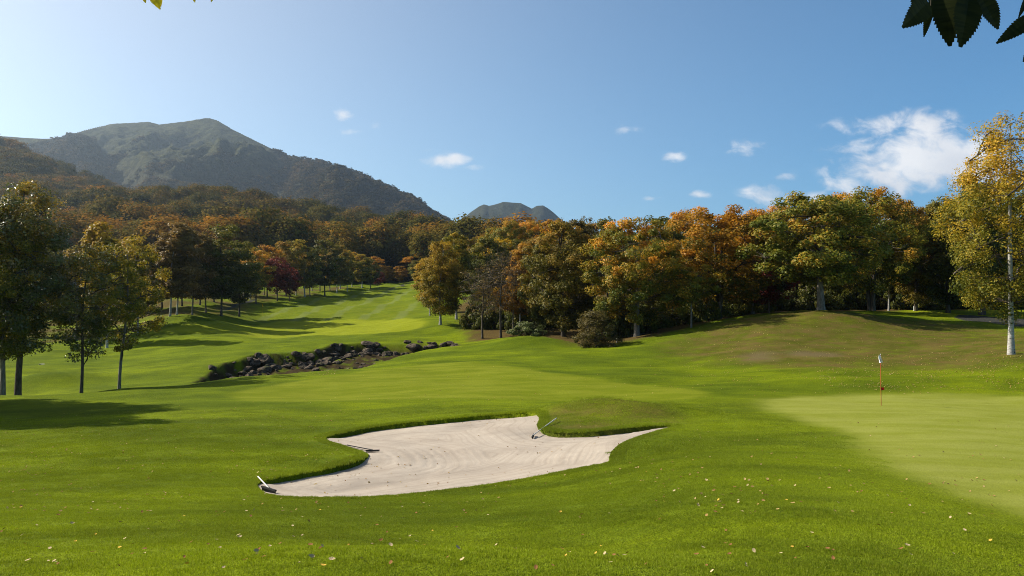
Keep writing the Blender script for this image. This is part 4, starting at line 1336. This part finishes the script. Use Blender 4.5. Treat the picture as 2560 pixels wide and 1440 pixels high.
def post(px, Y, h, m, label, w=.05):
    x, y, z = at(px, Y)
    V, Fc = tubes([(np.array([[0, 0, -.1], [0, 0, h - .03], [0, 0, h]]), np.array([w, w, w * .6]))], [8])
    n = len(V)
    Fc = [tuple(int(i) for i in f) for f in Fc] + [tuple(range(n - 8, n))]
    o = link('marker_post', new_mesh('marker_post', V, Fc, m, False), loc=(x, y, z))
    tag(o, label, 'marker post')


post(1542, 72, .42, M_WHITEP, 'short white stake beside the brown-green bush')
post(2285, 92, .5, M_WHITEP, 'thin pale stake in the shade behind the mound')


def box(c, s):
    x, y, z = s
    V = [(c[0] + a * x / 2, c[1] + b * y / 2, c[2] + d * z / 2) for a in (-1, 1) for b in (-1, 1) for d in (-1, 1)]
    Fc = [(0, 1, 3, 2), (4, 6, 7, 5), (0, 4, 5, 1), (2, 3, 7, 6), (0, 2, 6, 4), (1, 5, 7, 3)]
    return V, Fc


def rake(head_a, head_b, tail, hm, label, lift=(.05, .05)):
    """head between two ground points, handle running to a third"""
    def g(p, up):
        q = hit(p[0], p[1], tps)
        d = sdist(BUNKER, np.array([q[0]]), np.array([q[1]]))
        z = float(sand_z(np.array([q[0]]), np.array([q[1]]), d)[0]) if d[0] < -.02 else gz(q[0], q[1])
        return np.array([q[0], q[1], z + up])
    A = g(head_a, .06); B = g(head_b, .06); T = g(tail, lift[1])
    M = (A + B) / 2
    root = bpy.data.objects.new('bunker_rake', None); COL.objects.link(root); root.location = tuple(M)
    tag(root, label, 'rake')
    V, Fc = tubes([(np.array([[0, 0, .015], *(((T - M) * k) + np.array([0, 0, .015 * (1 - k)]) for k in (.5, 1.0))]), np.array([.014, .016, .017]))], [8])
    link('handle', new_mesh('handle', V, Fc, hm), root)
    a = (B - A); ln = max(.42, min(.62, np.linalg.norm(a))); a = a / (np.linalg.norm(a) + 1e-9)
    V, Fc = box((0, 0, 0), (ln, .04, .035))
    V = list(V); Fc = list(Fc)
    for k in range(13):
        v2, f2 = box((-ln / 2 + ln * (k + .5) / 13, 0, -.05), (.012, .02, .07))
        Fc += [tuple(i + len(V) for i in f) for f in f2]; V += v2
    o = link('head', new_mesh('head', V, Fc, M_BLACKP, False), root)
    o.rotation_euler = (0, -math.asin(a[2]), math.atan2(a[1], a[0]))


rake((652, 1222), (692, 1231), (645, 1199), M_ALU, 'rake with a pale handle at the bunker tip closest to the camera')
rake((920, 1129), (943, 1129), (868, 1113), M_BLACKP, 'black rake lying on the sand by the grassy tongue')
rake((1330, 1086), (1335, 1078), (1391, 1056), M_ALU, 'pale-handled rake leaning on the grassy knob behind the bunker', lift=(.05, .12))

# ------------------------------------------------------------------ fallen leaves
def leaf_mat(name, stops):
    return mat_leaf(name, stops, inst=True, trans=.2, rough=.95, spec=.03)


M_FALL = leaf_mat('fallen_leaf', [(.05, (.10, .045, .018)), (.35, (.26, .14, .05)), (.6, (.38, .26, .10)), (.9, (.52, .42, .22))])
M_FALLO = [mat_simple('dry_leaf_pale', (.50, .40, .24), (.38, .28, .14), 30, .95, .03), mat_simple('dry_leaf_brown', (.26, .13, .05), (.16, .08, .03), 30, .95, .03),
           mat_simple('dry_leaf_yellow', (.62, .40, .07), (.5, .30, .05), 30, .95, .03)]


def fallen_proto(seed):
    r = np.random.default_rng(seed)
    V = []; Fc = []
    n = 10
    curl = r.uniform(.15, .55)
    for i in range(n + 1):
        t = i / n
        w = .5 * math.sin(math.pi * t ** .8) ** .8 * .62 + .004
        zc = curl * (abs(t - .5) ** 2) * 1.2
        e = curl * .35 + r.uniform(-.06, .06)
        V += [(t - .5, -w, zc + e * w * 1.6), (t - .5, 0, zc), (t - .5, w, zc + (curl * .3 + r.uniform(-.06, .06)) * w * 1.6)]
    for i in range(n):
        a = i * 3
        Fc += [(a, a + 1, a + 4, a + 3), (a + 1, a + 2, a + 5, a + 4)]
    return new_mesh('fallen_leaf', np.array(V), [tuple(f) for f in Fc], M_FALL, False, {'v': ('POINT', np.full(len(V), .5))})


FP = [fallen_proto(800 + k) for k in range(4)]


def build_fallen():
    P = []; S = []
    def strew(pxs, pys, n, s0, s1):
        k = 0
        while k < n:
            px = random.uniform(*pxs); py = random.uniform(*pys)
            q = hit(px, py, tps)
            if random.random() > .45 + 1.3 * float(perlin(np.array([q[0] / 2.2]), np.array([q[1] / 2.2]), 333)[0]): continue
            P.append(q); S.append(random.uniform(s0, s1) * .8); k += 1
    strew((0, 2560), (1050, 1300), 460, .05, .085)
    strew((0, 900), (1020, 1250), 300, .05, .08)
    strew((1700, 2560), (800, 960), 1300, .06, .10)
    strew((2050, 2560), (880, 985), 1000, .06, .10)
    strew((1600, 2560), (900, 985), 300, .06, .10)
    strew((900, 1900), (880, 1030), 160, .06, .09)
    strew((660, 840), (915, 940), 260, .07, .11)
    strew((300, 1100), (960, 1060), 130, .05, .08)
    strew((1050, 1260), (1034, 1052), 30, .06, .09)
    # in the sand
    strew((680, 1660), (1050, 1235), 60, .05, .08)
    q = np.array(P)
    z = terrain(q[:, 0], q[:, 1])
    d = sd_box(BUNKER, q[:, 0], q[:, 1], 1)
    ins = d < -.05
    z[ins] = sand_z(q[ins, 0], q[ins, 1], d[ins])
    up = np.where(ins, .012, np.where(sd_box(GREEN, q[:, 0], q[:, 1], 1) < 0, .012, .026))
    n = len(q); S = np.array(S)
    rot = np.stack([RNG.normal(0, .35, n), RNG.normal(0, .35, n), RNG.random(n) * 6.28], 1)
    scatter('fallen_leaves', np.column_stack([q, z + up]), rot, np.repeat(S[:, None], 3, 1), RNG.integers(0, 4, n), np.clip(RNG.normal(.62, .28, n), 0, 1),
            FP, 'dry fallen leaves strewn over turf, bank and sand', 'fallen leaves')
    # the nearest ones, each on its own
    near = [(1640,1262),(1685,1234),(1906,1130),(1681,1157),(1615,1182),(1553,1271),(1650,1304),(1512,1388),(1535,1397),(1545,1399),(1515,1375),(1823,1382),(1865,1414),(1866,1420),(1990,1398),(2047,1424),
            (1788,1294),(1798,1298),(1846,1276),(1846,1269),(1796,1267),(1748,1244),(1763,1256),(2376,1304),(2412,1336),(2196,1327),(1812,1352),(1826,1356),(1911,1379),(1980,1368),(2018,1371),(2083,1399),(1952,1384),
            (2235,1405),(1676,1438),(1382,1432),(1340,1437),(1780,1437),(644,1405),(658,1412),(640,1397),(610,1252),(623,1278),(460,1272),(355,1298),(312,1352),(360,1395),(390,1277),(424,1274),(520,1295),(546,1308),
            (560,1300),(616,1294),(627,1308),(680,1287),(820,1260),(952,1335),(1062,1338),(1140,1316),(1012,1318),(830,1420),(800,1396),(520,1368),(477,1362),(232,1387),(125,1377),(188,1360),(62,1365),(55,1345),(92,1322),
            (240,1342),(233,1258),(10,1330),(250,1310),(330,1395),(145,1420),(140,1415),(700,1360),(675,1382),(550,1380),(370,1330),(300,1318),(872,1372),(872,1362),(905,1420),(1240,1332),(1290,1340),(1190,1282)]
    near += [(int(random.gauss(900, 620)) % 2560, random.randint(1235, 1436)) for _ in range(120)]
    G = {0: ('pale dry leaf lying curled on the slope below the bunker', 'pale leaves on the near slope'), 1: ('brown dry leaf lying on the slope below the bunker', 'brown leaves on the near slope'),
         2: ('yellow fallen leaf lying on the slope below the bunker', 'yellow leaves on the near slope')}
    for i, (px, py) in enumerate(near):
        q = hit(px, py, tps); k = random.choices((0, 1, 2), (5, 4, 1.5))[0]
        s = random.uniform(.035, .064)
        o = link('fallen_leaf', FP[i % 4], loc=(q[0], q[1], gz(q[0], q[1]) + .030), rot=(random.gauss(0, .3), random.gauss(0, .3), random.uniform(0, 6.28)), scl=(s, s, s))
        o.material_slots[0].link = 'OBJECT'; o.material_slots[0].material = M_FALLO[k]
        tag(o, G[k][0], 'fallen leaf', G[k][1])


build_fallen()

# ------------------------------------------------------------------ the tree overhead
M_OVER = mat_leaf('leaves_overhead', [(.1, (.010, .015, .003)), (.9, (.022, .027, .005))], trans=.14, spec=.1)  # near-black colour carries the backlit shade on these leaves
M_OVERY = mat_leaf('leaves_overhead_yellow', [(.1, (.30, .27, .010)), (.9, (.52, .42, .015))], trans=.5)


def serrated_leaf(base, tip, width, nrm, m, teeth=15, seed=0):
    """a toothed ovate leaf between two points"""
    r = np.random.default_rng(seed)
    base = np.array(base); tip = np.array(tip); ax = tip - base; ln = np.linalg.norm(ax); ax = ax / ln
    side = np.cross(ax, nrm); side /= np.linalg.norm(side); up = np.cross(side, ax)
    V = [base]; ids = {}
    prof_w = lambda t: width / 2 * (math.sin(math.pi * min(1, t ** .62 * 1.0)) ** .75)
    mid = []; lf = []; rt = []
    N = teeth * 2
    V = []
    for i in range(N + 1):
        t = i / N
        sag = up * (-.10 * ln * (t - .4) ** 2)
        c = base + ax * ln * t + sag
        w = prof_w(t) if 0 < i < N else .0015
        tooth = 1.0 + (.09 if i % 2 else -.03)
        fwd = ax * ln * (.035 if i % 2 else 0)
        V += [c - side * w * tooth + fwd * (i < N) + up * w * .18, c, c + side * w * (1.0 + (.13 if i % 2 else -.03) * r.uniform(.6, 1.2)) + fwd * (i < N) + up * w * .18]
    Fc = []
    for i in range(N):
        a = i * 3
        Fc += [(a, a + 1, a + 4, a + 3), (a + 1, a + 2, a + 5, a + 4)]
    return V, Fc


def overhead():
    root = bpy.data.objects.new('overhanging_tree', None); COL.objects.link(root)
    x, y = 3.6, -3.0
    zg = gz(x, 6.0)
    root.location = (x, y, zg)
    tag(root, 'tree above the viewer whose toothed leaves hang into the top corners', 'tree')
    off = np.array([x, y, zg])
    tr = [(np.array([[0, 0, -.3], [0, .05, 2], [-.1, .2, 4.0], [-.2, .6, 6.5]]), np.array([.30, .22, .19, .13]))]
    lim = [(np.array([[-.1, .2, 3.9], [-1.0, 2.2, 5.2], [-2.0, 4.4, 5.3], [-3.4, 6.6, 5.4]]), np.array([.11, .08, .05, .02])),
           (np.array([[-.1, .2, 3.7], [-.9, 2.2, 4.6], [-1.6, 4.2, 4.3], [-1.9, 5.6, 4.0]]), np.array([.08, .06, .035, .012])),
           (np.array([[-1.0, 2.2, 5.2], [-2.6, 3.6, 5.3], [-4.2, 5.0, 4.9], [-4.7, 5.6, 4.6]]), np.array([.06, .05, .03, .010]))]
    V, Fc = tubes(tr + lim, [12, 7, 7, 7])
    link('trunk', new_mesh('overhead_trunk', V, Fc, M_BARK), root)
    # the canopy above the frame
    r = np.random.default_rng(900)
    C = []
    while len(C) < 190:
        c = np.array([r.uniform(-3.6, 4.5), r.uniform(-.5, 6.5), r.uniform(.9, 4.2)])
        if c[2] < .42 * max(c[1], 0) + .75: continue
        C.append(c)
    C = np.array(C)
    V, Fc, v = leaf_cloud(r, C, np.zeros_like(C), np.full(len(C), .42), 34, .12, cval=r.normal(0, 1, len(C)), aspect=.75)
    link('crown', new_mesh('overhead_crown', V - off, Fc, M_OVER, False, {'v': ('POINT', v)}), root)
    # the leaves that reach into the picture
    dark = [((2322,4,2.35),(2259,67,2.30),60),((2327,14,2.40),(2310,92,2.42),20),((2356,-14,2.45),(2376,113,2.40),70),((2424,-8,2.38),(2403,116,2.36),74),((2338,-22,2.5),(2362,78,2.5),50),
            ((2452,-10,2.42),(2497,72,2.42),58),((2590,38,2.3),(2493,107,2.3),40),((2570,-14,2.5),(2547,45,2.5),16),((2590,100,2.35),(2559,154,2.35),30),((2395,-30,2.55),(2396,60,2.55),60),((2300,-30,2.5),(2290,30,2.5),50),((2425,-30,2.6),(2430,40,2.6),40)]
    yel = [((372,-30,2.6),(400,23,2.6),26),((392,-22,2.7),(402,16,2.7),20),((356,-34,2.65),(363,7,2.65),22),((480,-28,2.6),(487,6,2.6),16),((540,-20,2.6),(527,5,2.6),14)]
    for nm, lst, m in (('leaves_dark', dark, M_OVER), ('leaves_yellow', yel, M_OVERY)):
        for k, (b, tp, w) in enumerate(lst):
            B = ray_pt(*b); T = ray_pt(*tp)
            nrm = np.array([random.uniform(-.35, .35), -1, random.uniform(-.3, .3)])
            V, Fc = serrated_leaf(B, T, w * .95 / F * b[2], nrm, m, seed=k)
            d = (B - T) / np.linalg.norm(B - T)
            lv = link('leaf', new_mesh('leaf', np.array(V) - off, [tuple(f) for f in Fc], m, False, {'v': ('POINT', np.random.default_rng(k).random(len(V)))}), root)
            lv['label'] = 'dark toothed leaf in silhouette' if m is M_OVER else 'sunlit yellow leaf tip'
            TV, TF = tubes([(np.stack([B, B + d * .03 + np.array([0, .01, .03]), B + np.array([random.uniform(-.05, .05), .1, .30])]), np.array([.0012, .0014, .0025]))], [4])
            link('stalk', new_mesh('stalk', TV - off, TF, M_BARK), lv)


overhead()

# ------------------------------------------------------------------ sun, sky, clouds, air
SUN_AZ_LEFT = 72.0       # degrees left of straight ahead
SUN_EL = 36.0
S = Vector((-math.sin(rad(SUN_AZ_LEFT)) * math.cos(rad(SUN_EL)), math.cos(rad(SUN_AZ_LEFT)) * math.cos(rad(SUN_EL)), math.sin(rad(SUN_EL))))
sun = bpy.data.lights.new('sun', 'SUN')
sun.energy = 5.0; sun.angle = rad(.53); sun.color = (1.0, .93, .80)
so = bpy.data.objects.new('sun', sun); COL.objects.link(so)
so.rotation_euler = S.to_track_quat('Z', 'Y').to_euler()
so.location = (-50, 20, 60)

w = bpy.data.worlds.new('World'); SC.world = w; w.use_nodes = True
t = NT(w)
sky = t.n('ShaderNodeTexSky', {'sky_type': 'NISHITA', 'sun_disc': False, 'sun_elevation': rad(SUN_EL), 'sun_rotation': rad(-SUN_AZ_LEFT),
                               'altitude': 300.0, 'air_density': .8, 'dust_density': .6, 'ozone_density': 6.0})
d = t.n('ShaderNodeTexCoord').outputs['Generated']
sp3 = t.n('ShaderNodeSeparateXYZ', None, Vector=d)
yy = t.math('MAXIMUM', sp3.outputs[1], .02)
cu = t.math('DIVIDE', sp3.outputs[0], yy); cv = t.math('DIVIDE', sp3.outputs[2], yy)
cvec = t.n('ShaderNodeCombineXYZ', None, X=cu, Y=cv).outputs[0]
CL = [  # photo x, y, half-width, half-height, weight of each patch of cloud
 (2335,395,170,76,1.35),(2245,430,150,52,1.15),(2400,405,120,76,1.3),(2310,325,85,52,1.0),(2300,300,60,26,.8),(2180,318,120,26,.74),(2170,372,100,20,.66),(2130,462,75,32,.85),(2000,494,110,22,.9),(1930,488,70,26,.85),
 (1110,398,66,20,1.05),(1195,419,34,11,.7),(1685,392,34,14,.85),(1870,372,48,22,.78),(1965,442,34,15,.85),(1560,322,42,16,.72),(1628,495,30,9,.7),(1748,486,38,10,.75),(868,285,34,18,.72),(880,329,32,11,.75),(932,315,20,14,.6),(2120,520,120,40,.6)]
mx = None
for px, py, rx, ry, wt in CL:
    a, b = slopes(px, py)
    q1 = t.math('MULTIPLY', t.math('SUBTRACT', cu, float(a)), F / rx)
    q2 = t.math('MULTIPLY', t.math('SUBTRACT', cv, float(b)), F / ry)
    e = t.math('ADD', t.math('MULTIPLY', q1, q1), t.math('MULTIPLY', q2, q2))
    g = t.math('MULTIPLY', t.math('EXPONENT', t.math('MULTIPLY', e, -1.0)), wt)
    mx = g if mx is None else t.math('MAXIMUM', mx, g)
nc = t.noise(t.n('ShaderNodeMapping', None, Vector=cvec, Scale=(1, 1.7, 1)).outputs[0], 26, 7, .60, .4)
nc2 = t.noise(cvec, 9, 5, .6)
den = t.math('ADD', mx, t.math('MULTIPLY_ADD', nc, 2.3, -1.2))
den = t.math('ADD', den, t.math('MULTIPLY_ADD', nc2, .5, -.25))
den = t.math('MULTIPLY', t.rng(den, .16, 1.12), t.rng(mx, .06, .3))
shade = t.rng(nc2, .3, .7)
ccol = t.mix(shade, (6.2, 6.3, 6.6), (8.2, 8.1, 8.0))
sdot = t.n('ShaderNodeVectorMath', {'operation': 'DOT_PRODUCT'}, i0=d, i1=tuple(S)).outputs['Value']
aur = t.math('POWER', t.math('MAXIMUM', sdot, 0.0), 3.0)          # the pale aureole of the air on the sun's side
skt = t.n('ShaderNodeVectorMath', {'operation': 'MULTIPLY'}, i0=sky, i1=(.80, 1.12, 1.08)).outputs[0]
glow = t.n('ShaderNodeVectorMath', {'operation': 'SCALE'}, i0=(4.9, 2.9, .5), Scale=aur).outputs[0]
skt = t.n('ShaderNodeVectorMath', {'operation': 'ADD'}, i0=skt, i1=glow).outputs[0]
low = t.math('MULTIPLY', t.math('MAXIMUM', sdot, 0.0), t.math('EXPONENT', t.math('MULTIPLY', sp3.outputs[2], -4.5)))
glow2 = t.n('ShaderNodeVectorMath', {'operation': 'SCALE'}, i0=(4.4, 3.2, .6), Scale=low).outputs[0]
skt = t.n('ShaderNodeVectorMath', {'operation': 'ADD'}, i0=skt, i1=glow2).outputs[0]
skc = t.mix(t.math('MULTIPLY', den, .95), skt, ccol)
bg = t.n('ShaderNodeBackground', None, Color=skc, Strength=.082)
o_ = t.n('ShaderNodeOutputWorld'); t.set(o_.inputs[0], bg)

# the air between us and the mountains
x0, x1, y0, y1, z0, z1 = -9800, 9800, -60, 7300, -12, 720
V = [(a, b, c) for a in (x0, x1) for b in (y0, y1) for c in (z0, z1)]
HF = [(0, 1, 3, 2), (4, 6, 7, 5), (0, 4, 5, 1), (2, 3, 7, 6), (0, 2, 6, 4), (1, 5, 7, 3)]
mh = bpy.data.materials.new('haze'); th = NT(mh)
mh.cycles.volume_sampling = 'DISTANCE'
pv = th.n('ShaderNodeVolumePrincipled', None)
pv.inputs['Color'].default_value = (.66, .82, 1.0, 1)
pv.inputs['Density'].default_value = .85e-4
pv.inputs['Anisotropy'].default_value = .7
th.out(None, pv)
ho = link('haze', new_mesh('haze', np.array(V, float), HF, mh, False))
tag(ho, 'thin blue autumn haze over the valley', 'haze', kind='stuff')

# ------------------------------------------------------------------ render settings
SC.render.engine = 'CYCLES'
c = SC.cycles
c.use_denoising = True
c.denoising_prefilter = 'NONE'
c.denoising_input_passes = 'RGB_ALBEDO_NORMAL'
c.filter_width = 0.95
try: c.denoiser = 'OPENIMAGEDENOISE'
except Exception: pass
c.max_bounces = 6; c.diffuse_bounces = 2; c.glossy_bounces = 2; c.transmission_bounces = 4; c.transparent_max_bounces = 8; c.volume_bounces = 0
c.sample_clamp_indirect = 6.0
SC.view_settings.view_transform = 'Standard'
SC.view_settings.look = 'None'
SC.view_settings.exposure = 0.8
SC.view_settings.gamma = 1.0
